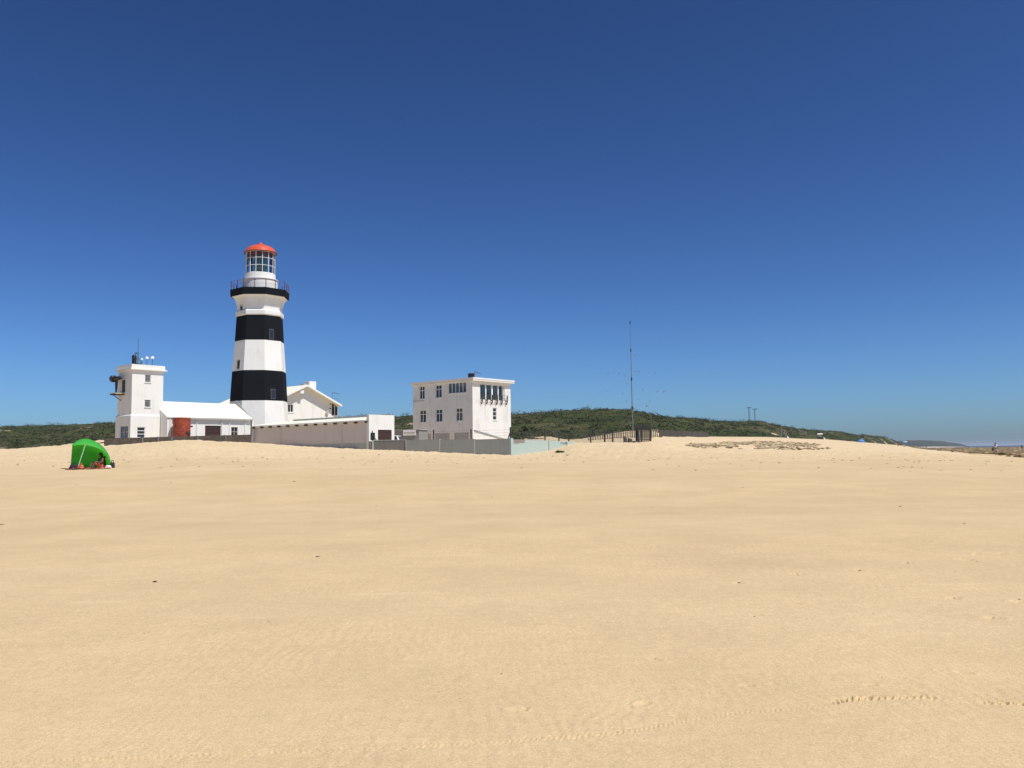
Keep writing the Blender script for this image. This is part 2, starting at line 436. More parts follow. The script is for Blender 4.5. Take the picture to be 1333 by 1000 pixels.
TRACKS = [([(-160, 998), (0, 994), (265, 985), (425, 977), (560, 971), (692, 962), (817, 952), (892, 937), (967, 927), (1042, 922), (1117, 919), (1217, 917), (1267, 913), (1333, 906), (1480, 898)], 0.045, 0.0075, 0.034),
          ([(1078, 917), (1095, 912), (1117, 909), (1167, 907.5), (1200, 908.5), (1232, 911.5)], 0.045, 0.030, 0.045),
          ([(1272, 913.5), (1292, 916), (1333, 917), (1400, 916), (1500, 918)], 0.038, 0.030, 0.045)]
for pts, hw, dep, wl in TRACKS:
    W = [pick(a, b_, Z0, 3.0) for a, b_ in pts]
    W = np.array([(p.x, p.y) for p in W])
    best = np.full(xn.shape, 9.0); ss = np.zeros(xn.shape); side = np.zeros(xn.shape); acc = 0
    for a, b_ in zip(W[:-1], W[1:]):
        d = b_ - a; L = np.hypot(*d); u = d / L
        s_ = (xn - a[0]) * u[0] + (yn - a[1]) * u[1]; sc = np.clip(s_, 0, L)
        qx = xn - a[0] - u[0] * sc; qy = yn - a[1] - u[1] * sc
        dist = np.hypot(qx, qy); w = dist < best
        best = np.where(w, dist, best); ss = np.where(w, acc + sc, ss); side = np.where(w, -u[1] * (xn - a[0]) + u[0] * (yn - a[1]), side)
        acc += L
    env = np.clip((hw - best) / (hw * 0.35), 0, 1)
    fade = np.clip(0.55 + 1.1 * fbm(ss * 1.7 + dep * 100, ss * 0, 3), 0.25, 1.15)
    ends = np.clip(np.minimum(ss, acc - ss) / 0.08, 0, 1)
    lug = np.sin(2 * math.pi * (ss + np.abs(side) * 0.7 + 0.006 * fbm(xn * 25, yn * 25, 2)) / wl)
    dz += env * fade * ends * dep * (0.55 * lug - 0.25 + 0.5 * fbm(xn * 30, yn * 30, 2))
FOOT = [(837, 916, .045), (672, 924, .05), (1254, 876, .045), (1132, 892, .035), (972, 893, .035), (1005, 890, .03), (188, 825, .035), (348, 811, .03), (985, 801, .04), (962, 760, .055), (1119, 742, .055),
        (1182, 733, .055), (1305, 720, .055), (1242, 779, .06), (1327, 783, .07), (1039, 748, .07), (1294, 805, .07), (1256, 729, .08), (1271, 722, .06), (853, 859, .04), (1120, 777, .04), (1145, 775, .04)]
for a, b_, rr in FOOT:
    p = pick(a, b_, Z0, 3.0)
    if p is None or p.y > 13.5: continue
    ang = (a * 7.13) % 1.6 - 0.8
    ex = (xn - p.x) * math.cos(ang) + (yn - p.y) * math.sin(ang); ey = -(xn - p.x) * math.sin(ang) + (yn - p.y) * math.cos(ang)
    q = np.hypot(ex / (rr * 1.5), ey / rr) + 0.3 * fbm(xn * 20, yn * 20, 2)
    dz += rr * (-0.26 * np.exp(-(q * 1.2) ** 4) + 0.10 * np.exp(-((q - 1.25) / 0.28) ** 2))
ZF[near] += dz
nr, nc = ZF.shape
V = np.stack([XX, YY, ZF], -1).reshape(-1, 3)
ii = (np.arange(nr - 1)[:, None] * nc + np.arange(nc - 1)[None, :]).ravel()
Fq = np.stack([ii, ii + 1, ii + nc + 1, ii + nc], 1)
beach = mesh_np('beach', V, Fq, M['sand'])
tag(beach, None, None, kind='structure')
dry = np.clip((YY - 40 + 16 * fbm(XX * 0.12, YY * 0.3, 4)) / 40, 0, 1) * np.clip((ZF - 0.25) / 0.5, 0, 1)
damp = np.exp(-((YY - 20 - 0.25 * XX) / 2.6) ** 2) * np.clip(0.5 + 1.3 * fbm(XX * 0.12, YY * 0.4, 3), 0, 1) * 0.5
damp += 0.5 * np.exp(-((YY - 11.5 + 0.1 * XX) / 1.4) ** 2) * np.clip(fbm(XX * 0.3 + 5, YY * 0.5, 3) * 2, 0, 1)
for nm, arr in (('dry', dry), ('damp', np.clip(damp, 0, 1))):
    a = beach.data.attributes.new(nm, 'FLOAT', 'POINT'); a.data.foreach_set('value', arr.astype(np.float32).ravel())

# sea: a sheet out to the horizon, under the beach
m, nt, b = new_mat('sea_water')
b.inputs['Base Color'].default_value = (0.008, 0.03, 0.05, 1); b.inputs['Roughness'].default_value = 0.3; b.inputs['Specular IOR Level'].default_value = 0.3
n = noise(nt, 0.6, 4, 0.6, coords(nt, (1, 0.5, 1)))
bump(nt, b, n.outputs['Fac'], 0.8, 0.4)
M['sea'] = m
sea = MB().quad((-9000, -2000, -0.62), (16000, -2000, -0.62), (16000, 26000, -0.62), (-9000, 26000, -0.62)).build('sea', m)
tag(sea, None, None, kind='structure')

# reef flat on the right: sheet of weedy rock just above the sand
m, nt, b = new_mat('weedy_reef_rock')
v = coords(nt)
n1 = noise(nt, 0.22, 6, 0.7, v); n2 = noise(nt, 1.5, 5, 0.7, v)
r1 = ramp(nt, n1.outputs['Fac'], [(0.3, (0.06, 0.045, 0.028)), (0.48, (0.19, 0.125, 0.05)), (0.6, (0.26, 0.185, 0.08)), (0.75, (0.40, 0.30, 0.15))])
r2 = ramp(nt, n2.outputs['Fac'], [(0.35, (0.45, 0.45, 0.45)), (0.65, (1.25, 1.2, 1.15))])
nt.links.new(mixc(nt, 1.0, r1.outputs['Color'], r2.outputs['Color'], 'MULTIPLY'), b.inputs['Base Color'])
b.inputs['Roughness'].default_value = 0.7
bump(nt, b, n2.outputs['Fac'], 1.0, 0.2)
M['reef'] = m
rT = np.linspace(0.44, 0.95, 420); rY = np.geomspace(88, 1250, 420)
RX = rT[None, :] * rY[:, None]; RY = np.repeat(rY[:, None], len(rT), 1)
base = np.array([[gz(RX[i, j], RY[i, j]) for j in range(0, len(rT), 6)] for i in range(len(rY))])
base = np.stack([np.interp(np.arange(len(rT)), np.arange(0, len(rT), 6), base[i]) for i in range(len(rY))])
# the edge where rock meets sand runs in towards the right
edge = np.interp(rT, [0.44, 0.47, 0.53, 0.57, 0.605, 0.7, 0.95], [900, 330, 170, 128, 97, 88, 80])
inside = (RY - edge[None, :] + 14 * fbm(RX * 0.06, RY * 0.04, 4)) / 10
lift = np.clip(inside, -1, 1) * 0.22
RZ = base + lift + np.clip(inside, 0, 1) * (0.30 * np.abs(fbm(RX * 0.22, RY * 0.12, 5, 0.6)) + 0.14 * fbm(RX * 1.1, RY * 0.7, 3)) - 0.02
V = np.stack([RX, RY, RZ], -1).reshape(-1, 3); n_ = len(rT)
ii = (np.arange(len(rY) - 1)[:, None] * n_ + np.arange(n_ - 1)[None, :]).ravel()
reef = mesh_np('reef', V, np.stack([ii, ii + 1, ii + n_ + 1, ii + n_], 1), m)
tag(reef, None, None, kind='structure')

# ------------------------------------------------------------------ scrub covered dune hills
HILL = [(-300, 562, 440, 592, 180), (-100, 559, 410, 588, 175), (0, 556.8, 380, 586, 160), (60, 556, 370, 582.5, 150), (100, 554.5, 360, 579, 145), (150, 552.5, 350, 575, 145), (250, 549, 340, 574, 150), (400, 545, 330, 573, 150), (515, 543, 320, 573, 150),
        (560, 541, 320, 573, 145), (640, 540, 310, 572, 142), (672, 540, 300, 571, 135), (705, 539, 300, 570, 130), (725, 536.5, 295, 570.5, 135), (745, 534.8, 290, 572, 140), (775, 534.2, 290, 569, 140), (795, 533.5, 290, 566, 140), (815, 535.5, 290, 564, 140),
        (835, 537.5, 290, 562, 140), (855, 542, 290, 562, 145), (880, 544.5, 300, 564, 160), (897, 544, 310, 566.5, 185), (925, 548, 330, 568, 205), (955, 549.5, 350, 569, 215), (990, 548, 380, 569, 222), (1005, 553, 400, 569.5, 230), (1030, 557.5, 430, 570, 250),
        (1060, 560.5, 470, 571.5, 290), (1075, 561, 500, 572.5, 310), (1088, 561, 520, 574, 330), (1105, 565, 560, 575.5, 380), (1130, 567, 620, 577, 450), (1145, 568, 650, 578, 520), (1158, 571, 680, 579.5, 580), (1166, 576, 700, 581, 610), (1174, 583, 720, 583, 640), (1200, 590, 740, 588, 660)]
H = np.array(HILL, dtype=float)
ht = (H[:, 0] - 666.5) / F
hzc = np.array([zpy(a[0], a[2], a[1]) for a in HILL]) - 0.6
hzb = np.array([zpy(a[0], a[4], a[3]) for a in HILL])
hT = np.linspace(ht[0], ht[-1], 1500)
Yc = np.interp(hT, ht, H[:, 2]); Yb = np.interp(hT, ht, H[:, 4]); zc = np.interp(hT, ht, hzc); zb = np.interp(hT, ht, hzb)
Yc = gsmooth(Yc, 12, 0); Yb = gsmooth(Yb, 12, 0); zc = gsmooth(zc, 5, 0); zb = gsmooth(zb, 8, 0)
S = np.concatenate([np.linspace(0, 1, 190), np.linspace(1.02, 1.6, 20)])
HY = Yb[None, :] + (Yc - Yb)[None, :] * S[:, None]
sf = np.clip(S, 0, 1)[:, None]; prof_f = 1 - (1 - sf) ** 1.35
back = np.clip(S - 1, 0, 1)[:, None]
HX = hT[None, :] * HY
HZ = zb[None, :] + (zc - zb)[None, :] * prof_f - back * 14
amp = np.clip(sf * 5, 0, 1)
big = fbm(HX * 0.03, HY * 0.03, 3)
HZ += amp * (1.6 * big * (1 - np.clip(sf, 0, 1)) * np.clip(sf * 2, 0, 1))
bil = 1 - np.abs(fbm(HX * 0.16, HY * 0.16, 3, 0.5)) * 2
HZ += amp * (0.45 * bil + 0.45 * fbm(HX * 0.42, HY * 0.42, 3, 0.6)) - 0.35 * (1 - amp)
sandm = np.clip((fbm(HX * 0.05 + 40, HY * 0.05, 4, 0.6) - 0.45) * 9, 0, 1) * np.clip(1.2 - sf * 1.4, 0, 1)
pxs = hT * F + 666.5
endm = np.clip((pxs - 1118) / 30, 0, 1)[None, :] * np.clip((fbm(HX * 0.045, HY * 0.03, 4, 0.6) - 0.16) * 8, 0, 1) * np.clip(1.15 - sf * 1.25, 0, 1)
sandm = np.clip(sandm + endm, 0, 1)
lm = np.clip((20 - pxs) / 30, 0, 1)[None, :] * np.clip((fbm(HX * 0.1, HY * 0.1, 3) + 0.1) * 6, 0, 1) * np.clip(1 - sf * 9, 0, 1)
sandm = np.clip(sandm + lm, 0, 1)
m, nt, b = new_mat('dune_scrub_ground')
v = coords(nt)
n1 = noise(nt, 0.05, 5, 0.6, v); n2 = noise(nt, 0.5, 6, 0.7, v)
r1 = ramp(nt, n1.outputs['Fac'], [(0.38, (0.036, 0.050, 0.016)), (0.5, (0.052, 0.064, 0.021)), (0.63, (0.088, 0.080, 0.042))])
r2 = ramp(nt, n2.outputs['Fac'], [(0.32, (0.6, 0.62, 0.6)), (0.68, (1.4, 1.35, 1.25))])
c = mixc(nt, 1.0, r1.outputs['Color'], r2.outputs['Color'], 'MULTIPLY')
at = nd(nt, 'ShaderNodeAttribute', attribute_name='bare')
c = mixc(nt, at.outputs['Fac'], c, (0.52, 0.43, 0.30))
nt.links.new(c, b.inputs['Base Color']); b.inputs['Roughness'].default_value = 0.9; b.inputs['Specular IOR Level'].default_value = 0.15
n3 = noise(nt, 2.5, 4, 0.7, v); bump(nt, b, n3.outputs['Fac'], 0.9, 0.5)
M['hill'] = m
V = np.stack([HX, HY, HZ], -1).reshape(-1, 3); n_ = len(hT)
ii = (np.arange(len(S) - 1)[:, None] * n_ + np.arange(n_ - 1)[None, :]).ravel()
hills = mesh_np('hills', V, np.stack([ii, ii + 1, ii + n_ + 1, ii + n_], 1), m)
tag(hills, None, None, kind='structure')
a = hills.data.attributes.new('bare', 'FLOAT', 'POINT'); a.data.foreach_set('value', sandm.astype(np.float32).ravel())

def leaf_mat(name, lo, mid, hi):
    m, nt, b = new_mat(name)
    g = nd(nt, 'ShaderNodeNewGeometry')
    n = noise(nt, 0.07, 5, 0.65, coords(nt))
    mx = nd(nt, 'ShaderNodeMath', operation='MULTIPLY_ADD'); mx.inputs[1].default_value = 0.35
    nt.links.new(g.outputs['Random Per Island'], mx.inputs[0])
    sc = nd(nt, 'ShaderNodeMath', operation='MULTIPLY'); sc.inputs[1].default_value = 0.75
    nt.links.new(n.outputs['Fac'], sc.inputs[0]); nt.links.new(sc.outputs[0], mx.inputs[2])
    r = ramp(nt, mx.outputs[0], [(0.3, lo), (0.55, mid), (0.8, hi)])
    nt.links.new(r.outputs['Color'], b.inputs['Base Color'])
    b.inputs['Roughness'].default_value = 0.7; b.inputs['Specular IOR Level'].default_value = 0.2
    return m
M['scrub'] = leaf_mat('scrub_leaves', (0.036, 0.046, 0.017), (0.054, 0.066, 0.025), (0.098, 0.098, 0.05))
def clumps(centers, radii, per, leaf, flat=0.75):
    N = len(centers)
    u = RNG.random((N, per)) * 2 * np.pi; w = RNG.random((N, per)) ** 0.8
    rr = radii[:, None] * (0.72 + 0.36 * RNG.random((N, per)))
    sx = np.sqrt(1 - w * w)
    P = np.stack([np.cos(u) * sx * rr, np.sin(u) * sx * rr, w * rr * flat], -1) + centers[:, None, :]
    P = P.reshape(-1, 3); K = len(P)
    a = RNG.normal(size=(K, 3)); a[:, 2] *= 0.6; a /= np.linalg.norm(a, axis=1)[:, None]
    b2 = RNG.normal(size=(K, 3)); b2 -= a * (a * b2).sum(1)[:, None]; b2 /= np.linalg.norm(b2, axis=1)[:, None]
    s1 = (leaf * (0.6 + 0.8 * RNG.random(K)))[:, None]; s2 = s1 * 0.6
    Vq = np.stack([P - a * s1, P - b2 * s2, P + a * s1, P + b2 * s2], 1).reshape(-1, 3)
    return Vq, np.arange(4 * K).reshape(-1, 4)
NB = 9000
jj = RNG.integers(0, n_, NB); si = RNG.integers(4, 192, NB)
crest = RNG.integers(0, n_, 2200); jj = np.concatenate([jj, crest]); si = np.concatenate([si, RNG.integers(176, 194, 2200)])
ok = sandm[si, jj] < 0.35
jj, si = jj[ok], si[ok]
cen = np.stack([HX[si, jj], HY[si, jj], HZ[si, jj] - 0.35], -1)
Vq, Fk = clumps(cen, 0.4 + 0.75 * RNG.random(len(cen)) ** 1.5 + 1.2 * (RNG.random(len(cen)) > .95), 56, 0.16)
scrub = mesh_np('dune_scrub', Vq, Fk, M['scrub'], False)
tag(scrub, 'dense dark green coastal scrub covering the dune hills', 'scrub', kind='stuff')

# far headland along the shore
m, nt, b = new_mat('far_headland_scrub')
n1 = noise(nt, 0.012, 5, 0.6, coords(nt))
r = ramp(nt, n1.outputs['Fac'], [(0.4, (0.016, 0.026, 0.013)), (0.62, (0.04, 0.05, 0.028))])
at = nd(nt, 'ShaderNodeAttribute', attribute_name='bare')
nt.links.new(mixc(nt, at.outputs['Fac'], r.outputs['Color'], (0.60, 0.52, 0.40)), b.inputs['Base Color']); b.inputs['Roughness'].default_value = 0.9
M['headland'] = m
hp = [(1120, 576, 1900), (1160, 574.5, 1950), (1180, 573.7, 2000), (1200, 573.2, 2050), (1215, 573.8, 2100), (1226, 574.5, 2150), (1231, 576, 2180), (1240, 576.6, 2250), (1248, 578, 2300), (1253, 579.6, 2350), (1258, 580.8, 2380)]
t2 = np.linspace(1120, 1258, 300)
cy = np.interp(t2, [a[0] for a in hp], [a[1] for a in hp]); cY = np.interp(t2, [a[0] for a in hp], [a[2] for a in hp])
zc2 = np.array([zpy(p, y, q) for p, q, y in zip(t2, cy, cY)])
S2 = np.linspace(0, 1.5, 40)
GY = cY[None, :] * (0.86 + 0.14 * S2[:, None]); GX = ((t2 - 666.5) / F)[None, :] * GY
fs = np.clip(S2, 0, 1)[:, None]
GZ = -1.0 + np.maximum(zc2[None, :] + 1.0, 0) * np.where(fs < 0.5, 0.42 * fs, 0.21 + 0.79 * (fs * 2 - 1) ** 0.7 if False else 0.21 + 0.79 * np.clip(fs * 2 - 1, 0, 1) ** 0.7)
GZ += 1.2 * fbm(GX * 0.03, GY * 0.03, 4) * np.clip(fs * 2 - 0.9, 0, 1) - np.clip(S2 - 1, 0, 1)[:, None] * 20
V = np.stack([GX, GY, GZ], -1).reshape(-1, 3)
ii = (np.arange(39)[:, None] * 300 + np.arange(299)[None, :]).ravel()
hl = mesh_np('headland', V, np.stack([ii, ii + 1, ii + 301, ii + 300], 1), m)
tag(hl, None, None, kind='structure')
bare = np.clip((0.34 - fs) * 14, 0, 1) * np.ones_like(GX) * np.clip((t2 - 1180) / 25, 0, 1)[None, :]
a = hl.data.attributes.new('bare', 'FLOAT', 'POINT'); a.data.foreach_set('value', bare.astype(np.float32).ravel())

# ------------------------------------------------------------------ wall and window helpers in a building's own frame
class Frame:
    """near corner of a building: +X face is the sunny side, -Y face the shaded one"""
    def __init__(s, px, py, Y):
        w = pix(px, py, Y); l = toL(w)
        s.X, s.Y, s.w = l.x, l.y, w
    def fx(s, a0, b0, a1, b1, dx=0):
        p, q = hitL(a0, b0, 0, s.X + dx), hitL(a1, b1, 0, s.X + dx)
        return [p.y - s.Y, q.y - s.Y, min(p.z, q.z), max(p.z, q.z)]
    def fy(s, a0, b0, a1, b1, dy=0):
        p, q = hitL(a0, b0, 1, s.Y + dy), hitL(a1, b1, 1, s.Y + dy)
        return [p.x - s.X, q.x - s.X, min(p.z, q.z), max(p.z, q.z)]
    def px_y(s, px, py, dx=0): return hitL(px, py, 0, s.X + dx).y - s.Y
    def px_x(s, px, py, dy=0): return hitL(px, py, 1, s.Y + dy).x - s.X
    def loc(s): return (s.w.x, s.w.y, 0)
def mapX(x): return lambda a, z, o: (x + o, a, z)
def mapY(y): return lambda a, z, o: (a, y - o, z)
def fbox(mb, mp, a0, a1, z0, z1, o0, o1):
    mb.hexa([mp(a0, z0, o0), mp(a1, z0, o0), mp(a1, z0, o1), mp(a0, z0, o1), mp(a0, z1, o0), mp(a1, z1, o0), mp(a1, z1, o1), mp(a0, z1, o1)])
def holed(mb, mp, a0, a1, z0, z1, holes, depth=0.12):
    A = sorted({a0, a1, *[h[0] for h in holes], *[h[1] for h in holes]}); Zs = sorted({z0, z1, *[h[2] for h in holes], *[h[3] for h in holes]})
    for i in range(len(A) - 1):
        for j in range(len(Zs) - 1):
            ca, cz = (A[i] + A[i + 1]) / 2, (Zs[j] + Zs[j + 1]) / 2
            if any(h[0] < ca < h[1] and h[2] < cz < h[3] for h in holes): continue
            mb.quad(mp(A[i], Zs[j], 0), mp(A[i + 1], Zs[j], 0), mp(A[i + 1], Zs[j + 1], 0), mp(A[i], Zs[j + 1], 0))
    for h in holes:
        d = h[4] if len(h) > 4 else depth
        c4 = [(h[0], h[2]), (h[1], h[2]), (h[1], h[3]), (h[0], h[3])]
        for k in range(4):
            p, q = c4[k], c4[(k + 1) % 4]
            mb.quad(mp(*p, 0), mp(*q, 0), mp(*q, -d), mp(*p, -d))
def window(parent, mp, r, nx=2, transom=None, depth=0.12, fm='white_trim', gm='glass', bar=0.06, sill=True, glazing=None):
    a0, a1, z0, z1 = r[:4]
    f = MB(); o0, o1 = -depth, -depth + 0.06
    fbox(f, mp, a0, a1, z0, z0 + bar, o0, o1); fbox(f, mp, a0, a1, z1 - bar, z1, o0, o1)
    fbox(f, mp, a0, a0 + bar, z0 + bar, z1 - bar, o0, o1); fbox(f, mp, a1 - bar, a1, z0 + bar, z1 - bar, o0, o1)
    for k in range(1, nx):
        c = a0 + (a1 - a0) * k / nx; fbox(f, mp, c - bar / 2, c + bar / 2, z0 + bar, z1 - bar, o0, o1 - 0.003)
    for t in (transom or []):
        z = z0 + (z1 - z0) * t; fbox(f, mp, a0 + bar, a1 - bar, z - bar / 2, z + bar / 2, o0, o1 + 0.003)
    w = f.build('window', M[fm], parent)
    g = MB().quad(mp(a0 + 0.01, z0 + 0.01, o0 + 0.02), mp(a1 - 0.01, z0 + 0.01, o0 + 0.02), mp(a1 - 0.01, z1 - 0.01, o0 + 0.02), mp(a0 + 0.01, z1 - 0.01, o0 + 0.02))
    g.build('pane', M[gm], w)
    if sill:
        s_ = MB(); fbox(s_, mp, a0 - 0.06, a1 + 0.06, z0 - 0.07, z0 - 0.002, -0.05, 0.07); s_.build('sill', M['white_trim'], w)
    return w
def door(parent, mp, r, mat, name='door', depth=0.1, slats=9):
    a0, a1, z0, z1 = r[:4]; d = MB()
    fbox(d, mp, a0, a1, z0, z1, -depth - 0.05, -depth)
    for k in range(slats):
        z = z0 + (z1 - z0) * (k + 0.5) / slats
        fbox(d, mp, a0 + 0.04, a1 - 0.04, z - (z1 - z0) / slats * 0.36, z + (z1 - z0) / slats * 0.36, -depth, -depth + 0.025)
    return d.build(name, M[mat], parent)

# ------------------------------------------------------------------ lighthouse
LY = 105.0
lc = pix(337.5, 500, LY)
lh = thing('lighthouse', 'tall octagonal lighthouse with black and white bands and an orange red dome', 'lighthouse', (lc.x, lc.y, 0), PHI)
def zl(py, Y=LY, px=338): return zpy(px, Y, py)
OCT = R(22.5)
zg1, zg0 = 22.0, 21.15
zB = dict(led1=zl(402, 102.3), led0=zl(409.5, 102.3), b1=zl(442, 102.2), w=zl(481.5, 101.9), b2=zl(521, 101.7))
def oct(name, mat, r0, z0, r1, z1, par=lh): return MB().lathe([(r0, z0), (r1, z1)], 8, OCT).build(name, M[mat], par)
rr_ = lambda z: np.interp(z, [1.0, zB['b2'], zB['w'], zB['b1'], zB['led0'], zg0], [3.98, 3.47, 3.25, 2.98, 2.80, 2.72])
oct('base_band', 'white_tower', rr_(1.0), 1.0, rr_(zB['b2']), zB['b2'])
oct('black_band', 'black_tower', rr_(zB['b2']) + .01, zB['b2'], rr_(zB['w']) + .01, zB['w'])
oct('white_band', 'white_tower', rr_(zB['w']), zB['w'], rr_(zB['b1']), zB['b1'])
oct('black_band', 'black_tower', rr_(zB['b1']) + .01, zB['b1'], rr_(zB['led0']) + .01, zB['led0'])
MB().lathe([(2.80, zB['led0']), (2.93, zB['led0'] + 0.12), (2.95, zB['led1'] - 0.15), (2.80, zB['led1'])], 8, OCT).build('ledge', M['white_tower'], lh)
prf = []
for k in range(9):
    t = k / 8
    prf.append((2.76 + 0.66 * (1 - math.sqrt(max(0, 1 - t * t))) ** 0.8, zB['led1'] + (zg0 - zB['led1']) * (0.12 + 0.88 * t)))
MB().lathe([(2.76, zB['led1'])] + prf, 8, OCT).build('corbel', M['white_tower'], lh)
gal = MB().lathe([(3.56, zg0), (3.62, zg1)], 8, OCT).build('gallery', M['black_tower'], lh)
# railing
rl = MB(); RR = 3.48
cor = [(RR * math.cos(OCT + k * math.pi / 4), RR * math.sin(OCT + k * math.pi / 4)) for k in range(8)]
for k in range(8):
    a, b_ = cor[k], cor[(k + 1) % 8]
    for q in (0.0, 0.5):
        x, y = a[0] + (b_[0] - a[0]) * q, a[1] + (b_[1] - a[1]) * q
        rl.tube((x, y, zg1), (x, y, zg1 + 1.08), 0.045, None, 6)
    for h in (0.5, 1.0): rl.tube((*a, zg1 + h), (*b_, zg1 + h), 0.013, None, 5)
rl.build('railing', M['rail'], lh)
zd1 = zl(358, LY); zd2 = zl(365.5, LY); zdome = zl(330, LY)
MB().lathe([(2.12, zg1), (2.12, zd2 - .08), (2.21, zd2 - .075), (2.21, zd2), (1.86, zd2 + 0.05), (1.84, zd1)], 32).build('lantern_drum', M['white_tower'], lh, smooth=True)
NL = 14
lf = MB()
for k in range(NL):
    a = 2 * math.pi * k / NL; a2 = 2 * math.pi * (k + 1) / NL
    p = (1.74 * math.cos(a), 1.74 * math.sin(a)); q = (1.74 * math.cos(a2), 1.74 * math.sin(a2))
    lf.tube((*p, zd1), (*p, zdome), 0.038, None, 6)
    for h in (0.02, 0.35, 0.69, 0.985): lf.tube((*p, zd1 + (zdome - zd1) * h), (*q, zd1 + (zdome - zd1) * h), 0.032, None, 5)
lt = lf.build('lantern_frame', M['white_trim'], lh)
MB().lathe([(1.72, zd1 + .01), (1.72, zdome - .01)], NL, cap=False).build('lantern_pane', M['lantern_glass'], lt)
MB().lathe([(0.45, zd1 + .05), (0.76, zd1 + 0.5), (0.86, (zd1 + zdome) / 2), (0.76, zdome - 0.6), (0.45, zdome - .15)], 20).build('lens', M['lens'], lh, smooth=True)
MB().lathe([(0.32, zd1 - .1), (0.32, zdome)], 12).build('lens_column', M['dark_trim'], lh)
ht_ = zl(318.5) - zdome
dp = [(1.95, zdome - .04), (1.97, zdome + 0.05)] + [(1.86 * math.cos(R(a)), zdome + 0.07 + (ht_ - .15) * math.sin(R(a))) for a in range(6, 84, 6)]
dm = MB().lathe(dp, 32).build('dome', M['dome'], lh, smooth=True)
MB().lathe([(0.42, zdome + ht_ - 0.18), (0.40, zdome + ht_), (0.24, zdome + ht_ + 0.06), (0.2, zdome + ht_ + 0.16), (0.05, zdome + ht_ + 0.24)], 16).build('finial', M['dome'], dm, smooth=True)
rm_ = MB()
rm_.lathe([(1.99, zdome - .10), (2.02, zdome - .02), (1.99, zdome + .03)], 32, cap=False)
rm_.build('dome_rim', M['rail'], dm, smooth=True)
def lh_window(px, py, w, h, k, mat, edge):
    """small window on facet k (normal at k*45 deg in the tower frame)"""
    z = zl(py, LY - 3.0, px); ap = rr_(z) * math.cos(OCT); n = Vector((math.cos(k * math.pi / 4), math.sin(k * math.pi / 4), 0)); t = Vector((-n.y, n.x, 0))
    # where the pixel column meets the facet
    d = toL(ray(px, py)); c0 = toL(lc); c0.z = 0
    s_ = (c0.dot(n) + ap) / (d.x * n.x + d.y * n.y)
    hit = Vector((d.x * s_, d.y * s_, 0)) - c0; u = hit.dot(t)
    mp = lambda a, zz, o: tuple(n * (ap + o + (rr_(zz) - rr_(z)) * .92) + t * a + Vector((0, 0, zz)))
    f = MB()
    for (a0, a1, q0, q1) in ((u - w / 2, u + w / 2, z - h / 2, z - h / 2 + .07), (u - w / 2 - .06, u + w / 2 + .06, z + h / 2 - .07, z + h / 2 + .02), (u - w / 2, u - w / 2 + .07, z - h / 2 + .07, z + h / 2 - .07), (u + w / 2 - .07, u + w / 2, z - h / 2 + .07, z + h / 2 - .07)):
        fbox(f, mp, a0, a1, q0, q1, -0.05, 0.05)
    wo = f.build('window', M[edge], lh)
    g = MB(); fbox(g, mp, u - w / 2 + .06, u + w / 2 - .06, z - h / 2 + .06, z + h / 2 - .06, -0.05, 0.02); g.build('pane', M[mat], wo)
lh_window(353.3, 433.5, 0.62, 1.25, 0, 'glass', 'steel')
lh_window(355.3, 512.5, 0.66, 1.2, 0, 'glass', 'steel')
lh_window(310.8, 474, 0.7, 1.15, 6, 'door_brown', 'grey_trim')
lh_window(314.5, 398.2, 0.42, 0.6, 6, 'door_brown', 'dark_trim')

# ------------------------------------------------------------------ square fog signal tower
TF = Frame(171.3, 520, 88.0)
tw = thing('fog_signal_tower', 'narrow square white tower with a fog horn bracket and roof aerials', 'tower', TF.loc(), PHI)
W_ = TF.px_y(212.5, 500); L_ = -TF.px_x(153.6, 500)
zt = zpy(171, 88, 481.0); zcap = zpy(171, 88, 474.0); zfl = zpy(171, 88, 541)
hx = [TF.fx(189, 488, 196, 498), TF.fx(188.5, 520.5, 195.8, 530.2)]
hy = []
mb = MB()
holed(mb, mapX(0), 0, W_, zfl, zt, hx); holed(mb, mapY(0), -L_, 0, zfl, zt, hy)
mb.box(-L_, -0.2, 0.2, W_, 1.2, zt)
mb.build('wall', M['white'], tw)
mb = MB(); q = 0.12
hb = [[*TF.fx(178.5, 556, 189, 570, q)]]
hb2 = [[*TF.fy(156.5, 555, 166.5, 570, -q)]]
holed(mb, mapX(q), -q, W_ + q, 1.2, zfl, hb); holed(mb, mapY(-q), -L_ - q, q, 1.2, zfl, hb2)
mb.quad((q, -q, zfl), (q, W_ + q, zfl), (0, W_, zfl + .12), (0, 0, zfl + .12)); mb.quad((q, -q, zfl), (-L_ - q, -q, zfl), (-L_, 0, zfl + .12), (0, 0, zfl + .12))
mb.quad((q, W_ + q, 1.2), (-L_, W_ + q, 1.2), (-L_, W_ + q, zfl), (q, W_ + q, zfl))
mb.build('plinth', M['white'], tw)
for r_ in hx: window(tw, mapX(0), r_, 1, [0.72], gm='glass_curtain', fm='grey_trim')
window(tw, mapX(q), hb[0], 1, [0.35, 0.66], gm='glass')
window(tw, mapY(-q), hb2[0], 2, [0.5], gm='glass_curtain', fm='grey_trim')
cp = MB().box(-L_ - .12, .12, -.12, W_ + .12, zt + .12, zcap).build('parapet', M['white'], tw)
MB().box(-L_ - .32, .26, -.26, W_ + .3, zt, zt + .12).build('cornice', M['white'], tw)
hn = MB()     # fog horn on the shaded face
xh = TF.px_x(163.5, 491); zh = zpy(163, 88, 491.5)
hp_ = TF.fy(160, 490, 160, 490)[0]
